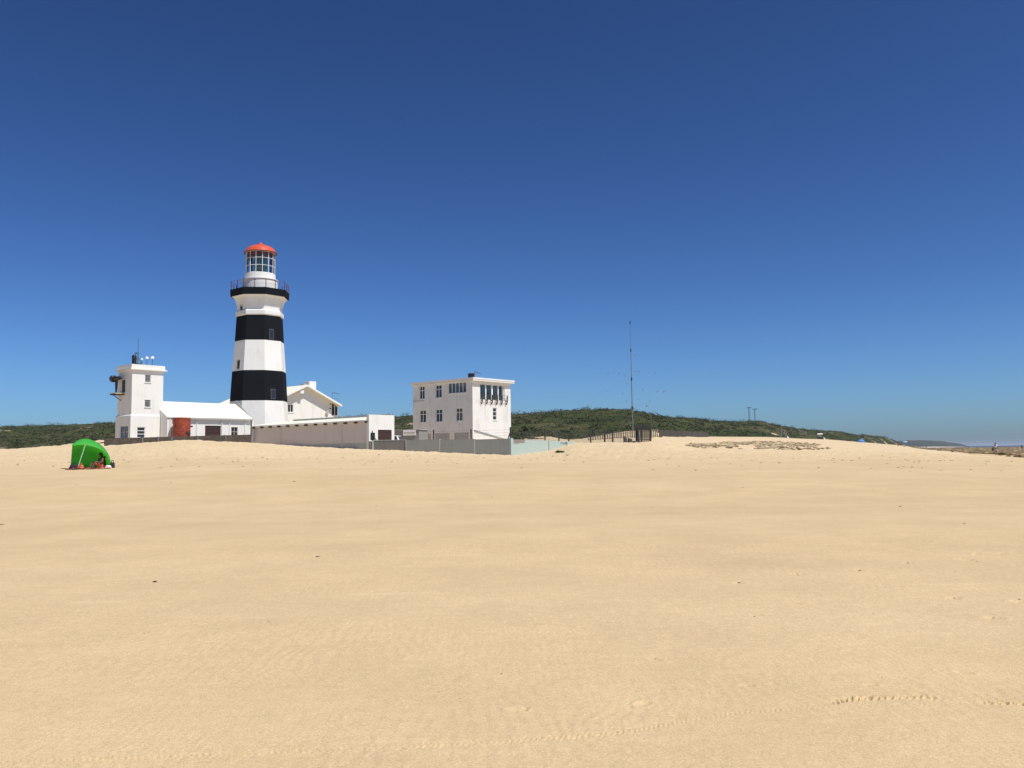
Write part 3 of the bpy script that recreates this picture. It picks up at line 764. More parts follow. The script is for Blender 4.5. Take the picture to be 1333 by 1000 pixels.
hn.tube((hp_ + .55, -.62, zh), (hp_ + .1, -.62, zh), .20, None, 14); hn.tube((hp_ + .1, -.62, zh), (hp_ - .55, -.62, zh), .2, .22, 14); hn.tube((hp_ - .55, -.62, zh), (hp_ - .62, -.62, zh), .24, .36, 16); hn.tube((hp_ - .62, -.62, zh), (hp_ - .95, -.62, zh), .36, .38, 16)
fh = hn.build('fog_horn', M['black'], tw, smooth=True)
MB().tube((hp_ - .1, -.62, zh - 1.55), (hp_ - .1, -.62, zh - .15), .10, .16, 8).tube((hp_ - .1, -.62, zh), (hp_ - .1, 0.0, zh), .05).build('horn_stand', M['rust'], fh)
MB().box(hp_ - .75, hp_ + .5, -1.0, -.0, zh - 1.64, zh - 1.55).build('platform', M['brass'], tw)
MB().box(hp_ - .75, hp_ + .5, -.98, -.02, zh - 1.74, zh - 1.645).tube((hp_ - .3, -.9, zh - 1.7), (hp_ - .3, 0, zh - 2.3), .04).build('platform_bracket', M['rust'], tw)
cb = MB().box(hp_ + .0, hp_ + .55, -.06, -.002, zh - 1.45, zh - .2).build('door', M['soil_box'], tw)
MB().lathe([(.23, 0), (.23, .92), (.17, 1.03), (.10, 1.09)], 14, c=(-.75, .55, zcap)).build('vent_drum', M['black'], tw, smooth=True)
ma = MB().tube((-.75, .95, zcap), (-.75, .95, zcap + 1.3), .055, .045).tube((-.75, .95, zcap + 1.3), (-.75, .95, zcap + 3.0), .028, .015)
ma.box(-.85, -.65, .70, .78, zcap + 1.15, zcap + 1.35).tube((-.75, .6, zcap + 1.25), (-.75, 1.1, zcap + 1.25), .03).tube((-.75, .95, zcap + .9), (-.75, .55, zcap), .03).tube((-.75, .95, zcap + .9), (-.75, 1.5, zcap), .03).box(-.9, -.6, .8, 1.25, zcap, zcap + .22)
ma.build('aerial_mast', M['steel'], tw)
for py_, zz, rr in ((1.30, .62, .13), (1.85, .80, .17), (2.45, .86, .19)):
    dsh = MB().tube((-.6, py_, zcap), (-.6, py_, zcap + zz - rr * .6), .03).build('lamp_stalk', M['steel'], tw)
    MB().lathe([(.02, -.6 * rr), (.75 * rr, -.5 * rr), (rr, -.1 * rr), (.85 * rr, .5 * rr), (.4 * rr, .9 * rr), (.02, rr)], 14, c=(-.6, py_, zcap + zz)).build('white_globe', M['white_trim'], dsh, smooth=True)

# ------------------------------------------------------------------ long low engine house
EF = Frame(217.2, 550, 89.44)
eh = thing('engine_house', 'low white pitched roof house joining the square tower to the lighthouse', 'house', EF.loc(), PHI)
Le = EF.px_y(326, 556); ze = zpy(217, 89.44, 543.2); HW = 3.35; RISE = 1.74; zr = ze + RISE; OV = .13
holes = [EF.fx(267, 554, 287.3, 575), EF.fx(301, 556, 309.5, 575)]
holes[1][2] = zpy(305, 96, 568.5)
holes[0][2] = 1.3
mb = MB(); holed(mb, mapX(0), 0, Le, 1.2, ze, holes)
mb.quad((0, 0, 1.2), (0, 0, ze), (-HW, 0, zr), (-2 * HW, 0, ze), (-2 * HW, 0, 1.2)); mb.quad((0, Le, 1.2), (0, Le, ze), (-HW, Le, zr), (-2 * HW, Le, ze), (-2 * HW, Le, 1.2))
mb.quad((-2 * HW, 0, 1.2), (-2 * HW, Le, 1.2), (-2 * HW, Le, ze), (-2 * HW, 0, ze))
mb.build('wall', M['white'], eh)
sl_ = RISE / HW
mb = MB(); th = .12
for s_ in (0, 1):
    f_ = (lambda x: x) if s_ == 0 else (lambda x: -2 * HW - x)
    mb.hexa([(f_(OV), -.05, ze - sl_ * OV + .02), (f_(OV), Le + .15, ze - sl_ * OV + .02), (f_(-HW), Le + .15, zr + .02), (f_(-HW), -.05, zr + .02),
             (f_(OV), -.05, ze - sl_ * OV + th), (f_(OV), Le + .15, ze - sl_ * OV + th), (f_(-HW), Le + .15, zr + th + .02), (f_(-HW), -.05, zr + th + .02)])
mb.build('roof', M['roof_white'], eh)
MB().hexa([(OV + .02, Le + .16, ze - sl_ * OV - .16), (OV + .02, Le + .22, ze - sl_ * OV - .16), (-HW, Le + .22, zr + .30), (-HW, Le + .16, zr + .30), (OV + .02, Le + .16, ze - sl_ * OV + .06), (OV + .02, Le + .22, ze - sl_ * OV + .06), (-HW, Le + .22, zr + .58), (-HW, Le + .16, zr + .58)]).build('barge_board', M['grey_trim'], eh)
MB().hexa([(OV - .1, Le + .16, 3.0), (OV - .1, Le + .34, 3.0), (-HW, Le + .34, 3.0), (-HW, Le + .16, 3.0), (OV - .1, Le + .23, ze - sl_ * OV - .1), (OV - .1, Le + .34, ze - sl_ * OV - .1), (-HW, Le + .34, zr + .45), (-HW, Le + .23, zr + .45)]).build('parapet', M['white'], eh)
MB().box(OV + .003, OV + .16, .6, Le, ze - sl_ * OV - .10, ze - sl_ * OV + .06).build('gutter', M['grey_trim'], eh)
for a in (EF.px_y(221.5, 555), EF.px_y(255.8, 555), EF.px_y(287.5, 555) + .1, EF.px_y(298.4, 555), EF.px_y(318.7, 555)):
    MB().tube((.06, a, 1.2), (.06, a, ze - .15), .05, None, 8).build('downpipe', M['white_trim'], eh)
door(eh, mapX(0), holes[0], 'door_brown', 'garage_door'); window(eh, mapX(0), holes[1], 2, [0.5], fm='grey_trim')
MB().box(-.05, .03, .0, .28, 1.2, ze - .05).build('corner_pilaster', M['white'], eh)

# rusty tank in front of the engine house
tk_p = toL(pix(236.7, 560, 89.0)); tkx, tky = EF.X + 1.25, hitL(236.7, 556, 0, EF.X + 1.25).y
tkw = toW((tkx, tky, 0)); tz1 = zpy(237, tkw.y, 544.2)
tk = thing('water_tank', 'rusty red round water tank in front of the low white house', 'tank', (tkw.x, tkw.y, 0), PHI)
RT = 10.6 / F * tkw.y
MB().lathe([(RT, 1.6), (RT, tz1 - .12), (RT + .03, tz1 - .1), (RT + .03, tz1 - .02), (RT * .7, tz1 + .03), (.02, tz1 + .05)], 28).build('tank_shell', M['tank'], tk, smooth=True)
bn = MB()
for z in (tz1 - .75, tz1 - 1.4): bn.lathe([(RT + .015, z), (RT + .03, z + .03), (RT + .015, z + .06)], 28, cap=False)
bn.build('hoop', M['tank'], tk)
MB().tube((RT * .55, RT * .86, tz1 - .9), (RT * .62, RT * 1.08, tz1 - .9), .09).build('valve', M['rust'], tk)
MB().box(RT * .85, RT * 1.02, -.1, .5, tz1 - 1.75, tz1 - 1.5).build('hatch', M['rust'], tk)

# dark block wall along the dune top
BX = EF.X + 2.5
p_l = hitL(137, 572, 0, BX); p_r = hitL(327, 570, 0, BX)
bw = thing('boundary_wall', 'low dark block wall along the dune in front of the low white house', 'wall', (*toW((BX, p_l.y, 0))[:2], 0), PHI)
zt0 = hitL(137, 570.8, 0, BX).z; zt1 = hitL(326, 565.8, 0, BX).z; LB = p_r.y - p_l.y
cuts = [137, 186, 206.5, 224, 258, 294, 326]
ys = [hitL(c_, 570, 0, BX).y - p_l.y for c_ in cuts]; ys[-1] = LB
for k in range(len(ys) - 1):
    a, b_ = ys[k], ys[k + 1]; za = zt0 + (zt1 - zt0) * a / LB; zb_ = zt0 + (zt1 - zt0) * b_ / LB
    MB().hexa([(-.2, a, 1.4), (0, a, 1.4), (0, b_ - .04, 1.4), (-.2, b_ - .04, 1.4), (-.2, a, za), (0, a, za), (0, b_ - .04, zb_), (-.2, b_ - .04, zb_)]).build('wall_panel', M['block'], bw)
    if 0 < k: MB().box(-.22, .03, a - .09, a + .03, 1.4, za + .02).build('wall_post', M['grey_rough'], bw)

# ------------------------------------------------------------------ gable house behind the lighthouse
HF = Frame(400, 520, 116.0)          # apex line of the gable wall
gh = thing('gable_house', 'white house with a broad gable rising behind the lighthouse', 'house', HF.loc(), PHI)
OVG = 0.85                            # gable overhang
za = hitL(400.3, 501, 0, HF.X + OVG).z
yr = HF.px_y(445.3, 527.5, OVG); zer = hitL(445.3, 527.5, 0, HF.X + OVG).z
y0g = HF.px_y(400.3, 501, OVG)
slp = (za - zer) / (yr - y0g); hwid = yr - y0g
lo_, hi_ = 4.0, 45.0
for _ in range(50):
    LH = (lo_ + hi_) / 2; h_ = hitL(301, 518.3, 0, HF.X - LH); zz_ = za - slp * (y0g + HF.Y - h_.y)
    if h_.z > zz_: lo_ = LH
    else: hi_ = LH
print('house length', LH)
rf = MB()
for s_ in (1, -1):
    rf.hexa([(OVG, y0g + s_ * hwid, zer - .16), (-LH, y0g + s_ * hwid, zer - .16), (-LH, y0g, za - .16), (OVG, y0g, za - .16), (OVG, y0g + s_ * hwid, zer), (-LH, y0g + s_ * hwid, zer), (-LH, y0g, za), (OVG, y0g, za)])
rf.build('roof', M['roof_white'], gh)
br_ = MB()
for s_ in (1, -1):
    br_.hexa([(OVG, y0g + s_ * hwid, zer - .22), (OVG + .05, y0g + s_ * hwid, zer - .22), (OVG + .05, y0g, za - .22), (OVG, y0g, za - .22), (OVG, y0g + s_ * hwid, zer + .03), (OVG + .05, y0g + s_ * hwid, zer + .03), (OVG + .05, y0g, za + .03), (OVG, y0g, za + .03)])
br_.build('barge_board', M['white_trim'], gh)
yw = HF.px_y(431.5, 540); ywl = y0g - hwid + .4
hw_ = HF.fx(374.7, 526.5, 382, 537)
zsq = hw_[3] + .02
zroof = lambda y: za - slp * abs(y - y0g) - .165
mb = MB(); holed(mb, mapX(0), ywl, yw, 1.5, min(zroof(ywl), zsq) - .0, [[hw_[0], hw_[1], hw_[2], min(zroof(ywl), zsq) - .02]])
zz0 = min(zroof(ywl), zsq)
mb.quad((0, ywl, zz0), (0, yw, zz0), (0, yw, zroof(yw)), (0, y0g, zroof(y0g)), (0, ywl, zroof(ywl)))
mb.quad((0, yw, 1.5), (-LH + .4, yw, 1.5), (-LH + .4, yw, zroof(yw)), (0, yw, zroof(yw)))
mb.quad((0, ywl, 1.5), (-LH + .4, ywl, 1.5), (-LH + .4, ywl, zroof(ywl)), (0, ywl, zroof(ywl)))
mb.quad((-LH + .4, ywl, 1.5), (-LH + .4, yw, 1.5), (-LH + .4, yw, zroof(yw)), (-LH + .4, y0g, zroof(y0g)), (-LH + .4, ywl, zroof(ywl)))
mb.build('wall', M['white'], gh)
window(gh, mapX(0), [hw_[0], hw_[1], hw_[2], zz0 - .02], 2, None, fm='white_trim')
zpo = hitL(436, 540.5, 0, HF.X).z; ypo = HF.px_y(440.5, 535)
pch = MB().box(-3.2, -.05, yw, ypo, zpo - .6, zpo).build('porch_base', M['white'], gh)
for y in (yw + .05, (yw + ypo) / 2, ypo - .05):
    for x in (-.1, -1.2, -2.4): MB().box(x - .04, x + .04, y - .04, y + .04, zpo, zroof(y)).build('porch_post', M['white_trim'], gh)
MB().box(-3.1, -.1, yw + .03, ypo - .12, zpo + .02, zroof(ypo) - .02).build('porch_glass', M['glass'], gh)
zch = hitL(403, 497, 0, HF.X - 2).z
ych = HF.px_y(403, 499, -2)
MB().box(-2.4, -1.2, ych - .62, ych + .5, zroof(y0g) - .8, zch).build('chimney', M['white_trim'], gh)
MB().box(-2.3, -1.7, ych - 1.25, ych - .7, zroof(y0g) - .8, zch - .35).build('roof_vent', M['grey_trim'], gh)
ylf = HF.px_y(392, 510, .5); zlf = hitL(393, 510.5, 0, HF.X + .5).z
MB().box(.0, .75, ylf - .28, ylf + .28, zlf - .2, zlf + .26).build('floodlight', M['white_trim'], gh)
sdh = MB().lathe([(.3, 0), (.26, .06), (.15, .12), (.02, .15)], 16)
sdh.v = [(x_z[2] * -1 + .25, HF.px_y(425, 536) + x_z[0], hitL(425, 536.3, 0, HF.X).z + x_z[1]) for x_z in sdh.v]
sdh.build('satellite_dish', M['grey_trim'], gh, smooth=True)
pp = MB()
for a in (407.5,): pp.tube((.05, HF.px_y(a, 540), 1.5), (.05, HF.px_y(a, 540), hitL(407.5, 522, 0, HF.X).z), .03)
pp.build('downpipe', M['white_trim'], gh)
for zz in (526.5, 532): MB().box(0, .12, HF.px_y(429.7, zz) - .07, HF.px_y(429.7, zz) + .07, hitL(430, zz + .7, 0, HF.X).z, hitL(430, zz - .7, 0, HF.X).z).build('wall_lamp', M['black'], gh)
an = MB(); ya = HF.px_y(432.5, 525, -3); zA = hitL(433, 511, 0, HF.X - 3).z
an.tube((-3, ya, zroof(ya) - .1), (-3, ya, zA), .025).tube((-3, ya - .1, zA), (-3.0, ya + 1.3, zA - .2), .025)
an.tube((-3, ya, zA - .85), (-3, ya + 1.2, zA - .95), .02)
for k in range(5): an.tube((-3.3, ya + .2 + .22 * k, zA - .05 - .03 * k), (-2.7, ya + .2 + .22 * k, zA - .05 - .03 * k), .012)
an.build('aerial', M['steel'], gh)

# ------------------------------------------------------------------ long garage block with grey shaded wall
GF = Frame(480.3, 560, 84.5)
ga = thing('garage_block', 'long low grey walled outbuilding with a white end wall and brown garage door', 'outbuilding', GF.loc(), PHI)
Lg = -GF.px_x(328.5, 565); Wg = GF.px_y(513.3, 557); zpt = zpy(480, 84.5, 539.7)
zf1 = zpy(478, 84.6, 548.0); zf2 = zf1 + .36
hg = [GF.fx(492, 559.5, 510, 580)]; hg[0][2] = 1.6
mb = MB(); holed(mb, mapX(0), 0, Wg, 1.2, zpt, hg)
mb.quad((0, 0, 1.2), (0, 0, zpt), (-.35, 0, zpt), (-.35, 0, 1.2)); mb.quad((0, 0, zpt), (0, Wg, zpt), (-.35, Wg, zpt), (-.35, 0, zpt)); mb.quad((-.35, 0, zf1), (-.35, Wg, zf1), (-.35, Wg, zpt), (-.35, 0, zpt))
mb.quad((0, Wg, 1.2), (-.35, Wg, 1.2), (-.35, Wg, zpt), (0, Wg, zpt))
mb.build('end_wall', M['white'], ga)
gw = MB().box(-Lg, -.36, .12, Wg, 1.2, zf1 - .02)
gw.build('wall', M['grey_wall'], ga)
MB().box(-Lg + .6, -.36, .09, .12, 1.2, zpy(440, 87, 577.5)).build('plinth', M['grey_low'], ga)
pl = MB()
for px_ in (333.5, 364.5, 444): 
    x = GF.px_x(px_, 570); MB().box(x - .06, x + .06, .075, .12, 1.2, zf1 - .25).build('wall_joint', M['grey_wall'], ga)
rp = MB(); rp.hexa([(-Lg - .1, -.22, zf1 + .02), (-.37, -.22, zf1 + .02), (-.37, Wg, zf1 + .50), (-Lg - .1, Wg, zf1 + .50), (-Lg - .1, -.22, zf1 + .10), (-.37, -.22, zf1 + .10), (-.37, Wg, zf1 + .62), (-Lg - .1, Wg, zf1 + .62)])
rp.build('roof', M['roof_white'], ga)
MB().box(-Lg - .1, -.37, -.25, -.225, zf1 - .02, zf1 + .09).build('fascia', M['white_trim'], ga)
MB().box(-Lg + 3.2, -.37, Wg - .1, Wg, zf1 + .605, zf1 + .80).build('roof_upstand', M['grey_trim'], ga)
xs_r = np.linspace(GF.px_x(330, 555), GF.px_x(477, 549), 13)
rft = MB()
for x in xs_r: MB().box(x - .12, x + .12, -.16, .12, zf1 - .2, zf1 + .01).build('rafter_end', M['dark_trim'], ga)
door(ga, mapX(0), hg[0], 'door_brown', 'garage_door')

# dark green box on a bent stand by the end wall
p = pix(485.2, 570, 83.7)
cbx = thing('meter_box', 'dark green metal box on a post by the white garage end wall', 'box', (p.x, p.y, 0), R(8))
zb0, zb1 = zpy(485, 83.7, 573), zpy(485, 83.7, 563.4)
MB().box(-.22, .22, -.14, .14, zb0, zb1).build('cabinet', M['soil_box'], cbx, bevel=.02)
MB().tube((-.04, 0, zb1), (-.04, 0, zb1 + .2), .06, .05).build('knob', M['soil_box'], cbx)
MB().tube((.0, 0, 1.4), (.0, 0, zb0), .07).tube((.22, 0, zb0 + .2), (.5, 0, zb0 - .25), .04).build('post', M['rust'], cbx)

# ------------------------------------------------------------------ three storey white block
SF = Frame(615.2, 530, 107.0)
sb = thing('white_block_building', 'three storey flat roofed white building with a glazed corner balcony', 'building', SF.loc(), PHI)
Ls = -SF.px_x(537.5, 530); Ws = SF.px_y(664.8, 530)
zs = zpy(615, 107, 495.5); zst = zpy(615, 106.5, 491)
wy = [(546, 503.2, 552.8, 519.5), (567, 501.8, 575, 517.5), (583.3, 499, 607, 511)]
wy2 = [(546.5, 534.5, 554.6, 550), (567.4, 533, 575.8, 549), (593.6, 531.5, 602, 548)]
gd = [(543, 565, 561, 585), (566.6, 564.3, 585.4, 585), (591.4, 563.5, 610.3, 585)]
H1 = [SF.fy(*w) for w in wy]; H2 = [SF.fy(*w) for w in wy2]; H3 = [SF.fy(*w) for w in gd]
zav = lambda Hs, i: sum(h[i] for h in Hs) / len(Hs)
for Hs in (H1[:2], H2, H3):
    za0, za1 = zav(Hs, 2), zav(Hs, 3)
    for h in Hs: h[2], h[3] = za0, za1
for h in H3: h[2] = 1.5
bal = SF.fx(625, 500.3, 656.8, 521.5) + [.5]; sw = SF.fx(641.6, 531, 646.8, 547)
bal[3] = min(bal[3], zs - .12)
mb = MB(); holed(mb, mapY(0), -Ls, 0, 1.3, zs, H1 + H2 + H3); holed(mb, mapX(0), 0, Ws, 1.3, zs, [bal, sw])
mb.quad((-Ls, 0, 1.3), (-Ls, Ws, 1.3), (-Ls, Ws, zs), (-Ls, 0, zs)); mb.quad((-Ls, Ws, 1.3), (0, Ws, 1.3), (0, Ws, zs), (-Ls, Ws, zs))
mb.build('wall', M['white_block'], sb)
MB().box(-Ls - .12, .42, -.30, Ws + .35, zs, zst - .18).build('roof', M['white_block'], sb)
MB().box(-Ls - .14, .46, -.34, Ws + .38, zst - .178, zst).build('roof_edge', M['white_trim'], sb)
MB().box(-Ls, -Ls + 2.2, -.03, -.002, H1[0][2] - .28, H1[0][2] - .18).build('string_course', M['grey_trim'], sb)
for h in H1[:2] + H2: window(sb, mapY(0), h, 2, [0.66], gm='glass', fm='white_trim', bar=.07)
window(sb, mapY(0), H1[2], 5, None, gm='glass_blue', fm='white_trim', bar=.08)
for h in H3: 
    d_ = door(sb, mapY(0), h, 'grey_trim', 'garage_door', slats=8)
window(sb, mapX(0), sw, 1, [0.35, 0.68], gm='glass', fm='white_trim', bar=.07)
# balcony: recess with glazed back, white columns, steel brackets and rails
bk = MB(); x0 = -.5
bk.quad((x0, bal[0], bal[2]), (x0, bal[1], bal[2]), (x0, bal[1], bal[3]), (x0, bal[0], bal[3]))
bk.build('balcony_glass', M['glass_blue'], sb)
cols = [SF.px_y(a, 510) for a in (632.8, 641, 648.9, 655.4)]
cm = MB()
for c_, w in zip(cols, (.09, .13, .09, .07)): MB().box(-.13, -.05, c_ - w, c_ + w, bal[2], bal[3]).build('balcony_column', M['white_trim'], sb)
dk = MB(); 
for k in range(4): 
    yy0 = [bal[0]] + [c_ + .15 for c_ in cols]; yy1 = [c_ - .15 for c_ in cols]
    MB().box(-.48, -.42, yy0[k] + .05, yy1[k] - .05, bal[2], bal[2] + .85).build('balcony_panel', M['dark_trim'], sb)
zb_ = zpy(640, 110, 526.5); zt_ = zpy(640, 110, 514.5)
for a in (625.9, 632.3, 638.9, 645.4, 651.7, 658.2):
    y = SF.px_y(a, 520)
    pts = [(.12, y, zb_), (.26, y, zb_ + .3), (.30, y, zt_)]
    if a < 627: pts = [pts[0], pts[1], (.28, y, zb_ + .55)]
    bb = MB()
    for u_, v_ in zip(pts[:-1], pts[1:]): bb.tube(u_, v_, .075, None, 6)
    bb.tube((.0, y, zb_ + .45), (.3, y, zb_ + .45), .045, None, 6)
    bb.build('balcony_bracket', M['rust'], sb)
rl = MB(); ya_, yb_ = SF.px_y(625, 520), SF.px_y(659, 520)
for z in (zt_ - .02, zt_ - .4, zb_ + .58): rl.tube((.33, ya_, z), (.33, yb_, z), .02, None, 5)
rl.build('balcony_rail', M['steel'], sb)
MB().lathe([(.42, 0), (.42, .5), (.46, .52), (.46, .62), (.36, .64)], 18, c=(-1.0, .9, zst - .01)).build('roof_tank', M['black'], sb, smooth=True)
an = MB(); an.tube((-.3, .75, zst), (-.3, .75, zst + .85), .03).tube((-.3, .7, zst + .85), (-.3, 1.9, zst + .62), .025).tube((-.3, .75, zst + .5), (-.3, 1.5, zst + .4), .02)
for k in range(4): an.tube((-.6, .95 + .25 * k, zst + .80 - .05 * k), (0, .95 + .25 * k, zst + .80 - .05 * k), .014)
an.build('aerial', M['steel'], sb)
pw = MB(); a1_, a2_ = SF.fx(617, 560, 617, 560), SF.fx(655, 571, 655, 571)
pw.tube((.06, a1_[0], a1_[2]), (.06, a2_[0], a2_[2]), .07, None, 6)
pw.build('sloping_pipe', M['grey_trim'], sb)

# ------------------------------------------------------------------ low walls in front
WC = toL(pix(664.6, 582, 74.0)); wcw = pix(664.6, 582, 74.0)
ztop = zpy(664.6, 74.0, 571.4)
lw = thing('front_wall', 'grey green plastered low wall with pale joints before the three storey building', 'wall', (wcw.x, wcw.y, 0), PHI)
pxs_ = [662.5, 618, 572.5, 528.6]
xs_ = [hitL(a, 580, 1, WC.y).x - WC.x for a in pxs_]
for k in range(3):
    MB().box(xs_[k + 1] + .05, xs_[k] - .05, 0, .2, .8, ztop - .02 + .06 * k).build('wall_panel', M['grey_low'], lw)
    MB().box(xs_[k + 1] - .05, xs_[k + 1] + .05, -.02, .22, .8, ztop + .02 + .06 * k).build('wall_post', M['white'], lw)
MB().box(-.18, .1, -.05, .28, .8, ztop + .06).build('corner_pier', M['turq'], lw)
wl_ = MB(); 
for k in range(3): wl_.box(xs_[k + 1] + .06, xs_[k] - .06, -.03, .23, ztop - .018 + .06 * k, ztop + .03 + .06 * k)
wl_.build('coping', M['grey_trim'], lw)
# fence stakes and wires on the wall
for a, t_, b_ in ((563.5, 559.5, 573), (612.2, 558.5, 573), (663.4, 556, 572)):
    x = hitL(a, 566, 1, WC.y).x - WC.x; z1 = hitL(a, t_, 1, WC.y).z; z0 = hitL(a, b_, 1, WC.y).z
    sk = MB().box(x - .05, x + .05, .06, .14, z0 - .1, z1)
    if a < 660: sk.build('stake', M['post'], lw)
xk = hitL(663.4, 566, 1, WC.y).x - WC.x
sk.tube((xk, .1, ztop + .6), (xk - .28, .1, ztop + .0), .05).tube((xk, .1, ztop + .6), (xk + .22, .3, ztop + .0), .05)
sk.build('stake', M['post'], lw)
wr = MB(); x_a = xs_[3]
for h in (.3, .55, .8): wr.tube((xk, .1, ztop + h), (x_a, .1, ztop + h + .12), .008, None, 4)
wr.build('wire', M['steel'], lw)

# turquoise return wall, stepping down where its render has broken
tq = thing('turquoise_wall', 'faded turquoise broken topped wall half buried in sand', 'wall', (wcw.x, wcw.y, 0), PHI)
Lt = hitL(748, 577, 0, WC.x).y - WC.y
rng2 = random.Random(4)
top = []; n_t = 60; z_top = hitL(700, 573.2, 0, WC.x).z
for k in range(n_t + 1):
    y = .28 + (Lt - .28) * k / n_t
    z = z_top + .02 * rng2.uniform(-1, 1)
    z += (hitL(735, 575, 0, WC.x).z - z_top) * max(0, (y / Lt - .45) / .5)
    top.append((y, z))
mb = MB()
for (a, za_), (b_, zb2) in zip(top[:-1], top[1:]):
    mb.hexa([(-.2, a, .8), (0, a, .8), (0, b_, .8), (-.2, b_, .8), (-.2, a, za_), (0, a, za_), (0, b_, zb2), (-.2, b_, zb2)])
mb.build('wall_panel', M['turq'], tq)
yj = hitL(714.3, 580, 0, WC.x).y - WC.y
MB().box(-.03, .012, yj - .035, yj + .035, .8, z_top - .05).build('joint', M['grey_rough'], tq)
ch = MB(); ypatch = hitL(683, 575, 0, WC.x).y - WC.y; prev = None
for k in range(13):
    y = .30 + (ypatch - .30) * k / 12; lo = z_top - .30 + .12 * k / 12 + .04 * rng2.uniform(-1, 1)
    cur = [(.002, y, lo), (.02, y, lo), (.02, y, z_top + .06), (.002, y, z_top + .06)]
    if prev: ch.hexa([prev[0], prev[1], cur[1], cur[0], prev[3], prev[2], cur[2], cur[3]])
    prev = cur
ch.build('bare_render', simple('bare_cement_render', (.27, .225, .2), .9, 0, .3), tq)
gr = MB(); y1_ = hitL(729.5, 577, 0, WC.x).y - WC.y; y2_ = hitL(738, 577, 0, WC.x).y - WC.y; zg_ = hitL(733, 576.9, 0, WC.x).z
pts = [(.012, y1_ + (y2_ - y1_) * k / 14, zg_ + .07 * math.sin(k * 1.9) + .02 * math.sin(k * .7)) for k in range(15)]
gr.path(pts, .018, 5); gr.path([(.012, y2_ - .1 + .14 * math.cos(a_), zg_ - .02 + .14 * math.sin(a_)) for a_ in np.linspace(0, 6.2, 12)], .022, 5)
gr.build('graffiti_scrawl', M['steel'], tq)

# rough dark wall by the garage end
p0 = pix(486.5, 580, 83.0); p1 = pix(528.3, 580, 82.6)
rw = thing('rough_wall', 'short rough grey brown wall before the garage end and the parked white car', 'wall', (p0.x, p0.y, 0), math.atan2(p1.y - p0.y, p1.x - p0.x))
Lr = (p1 - p0).length; zr0 = zpy(500, 83, 573.6)
MB().box(0, Lr, 0, .2, 1.0, zr0).build('wall_panel', M['grey_rough'], rw)
MB().box(-.15, .0, -.04, .24, 1.0, zr0 + .02).build('wall_post', M['grey_low'], rw)
MB().box(-.5, -.16, -.0, .2, 1.0, zr0 - .05).build('wall_end', M['grey_rough'], rw)
MB().box(0, Lr, -.03, .23, zr0 + .002, zr0 + .05).build('coping', M['grey_low'], rw)

# grey outbuilding with pale fascia far behind the car
OF = Frame(541, 565, 101.0)
p = pix(503, 566, 104); q_ = pix(545, 566, 102.5)
ob = thing('low_outbuilding', 'low grey store with a white panelled front between garage and white building', 'outbuilding', (p.x, p.y, 0), math.atan2(q_.y - p.y, q_.x - p.x))
Lo = (q_ - p).length; zo = zpy(525, 103, 560); u0 = Lo * .52
MB().box(0, Lo, .1, 2.5, 1.3, zo - .02).build('wall', simple('grey_store_paint', (.25, .25, .24), .8, 0, .15), ob)
MB().box(u0, Lo - .4, .0, .1, zpy(530, 103, 567), zo).build('fascia', M['white'], ob)
MB().box(u0 + .1, Lo - .5, -.02, .0, zo - .35, zo - .26).build('sign_strip', M['grey_trim'], ob)
MB().box(-.1, Lo + .1, .0, 2.6, zo + .0, zo + .07).build('roof', M['grey_trim'], ob)

# ------------------------------------------------------------------ white car parked behind the garage
m, nt, b = new_mat('white_car_paint'); b.inputs['Base Color'].default_value = (.8, .8, .8, 1); b.inputs['Roughness'].default_value = .25; b.inputs['Coat Weight'].default_value = .6; M['car'] = m
M['tyre'] = simple('tyre_rubber', (.02, .02, .02), .8); M['rim'] = simple('alloy_rim', (.5, .5, .52), .3, .8)
cpn = pix(523.4, 572, 93.5)
zc_ = zpy(518, 93.5, 567.0) - 1.5
car = thing('parked_car', 'white car with dark windows parked beside the white garage end wall', 'car', (cpn.x, cpn.y, zc_), R(-8))
side = [(-4.0, .35), (-.05, .35), (.0, .6), (-.05, .78), (-.55, .95), (-1.05, .98), (-3.95, .98), (-4.05, .7)]
CF = lambda mb: (setattr(mb, 'v', [(-4.05 - x, y, z) for x, y, z in mb.v]), mb)[1]
bd = MB().extr([(x, -.82, z) for x, z in side], (0, 1.64, 0))
bd.hexa([(-1.05, -.78, .98), (-3.95, -.78, .98), (-3.95, .78, .98), (-1.05, .78, .98), (-1.85, -.62, 1.48), (-3.7, -.62, 1.48), (-3.7, .62, 1.48), (-1.85, .62, 1.48)])
CF(bd).build('body', M['car'], car, bevel=.04)
gl_ = MB()
gl_.quad((-1.12, -.70, 1.01), (-1.12, .70, 1.01), (-1.80, .58, 1.43), (-1.80, -.58, 1.43))
wsn = gl_; wsn.v = [(x + .03, y, z + .02) for x, y, z in wsn.v]; CF(wsn).build('windscreen', M['glass'], car)
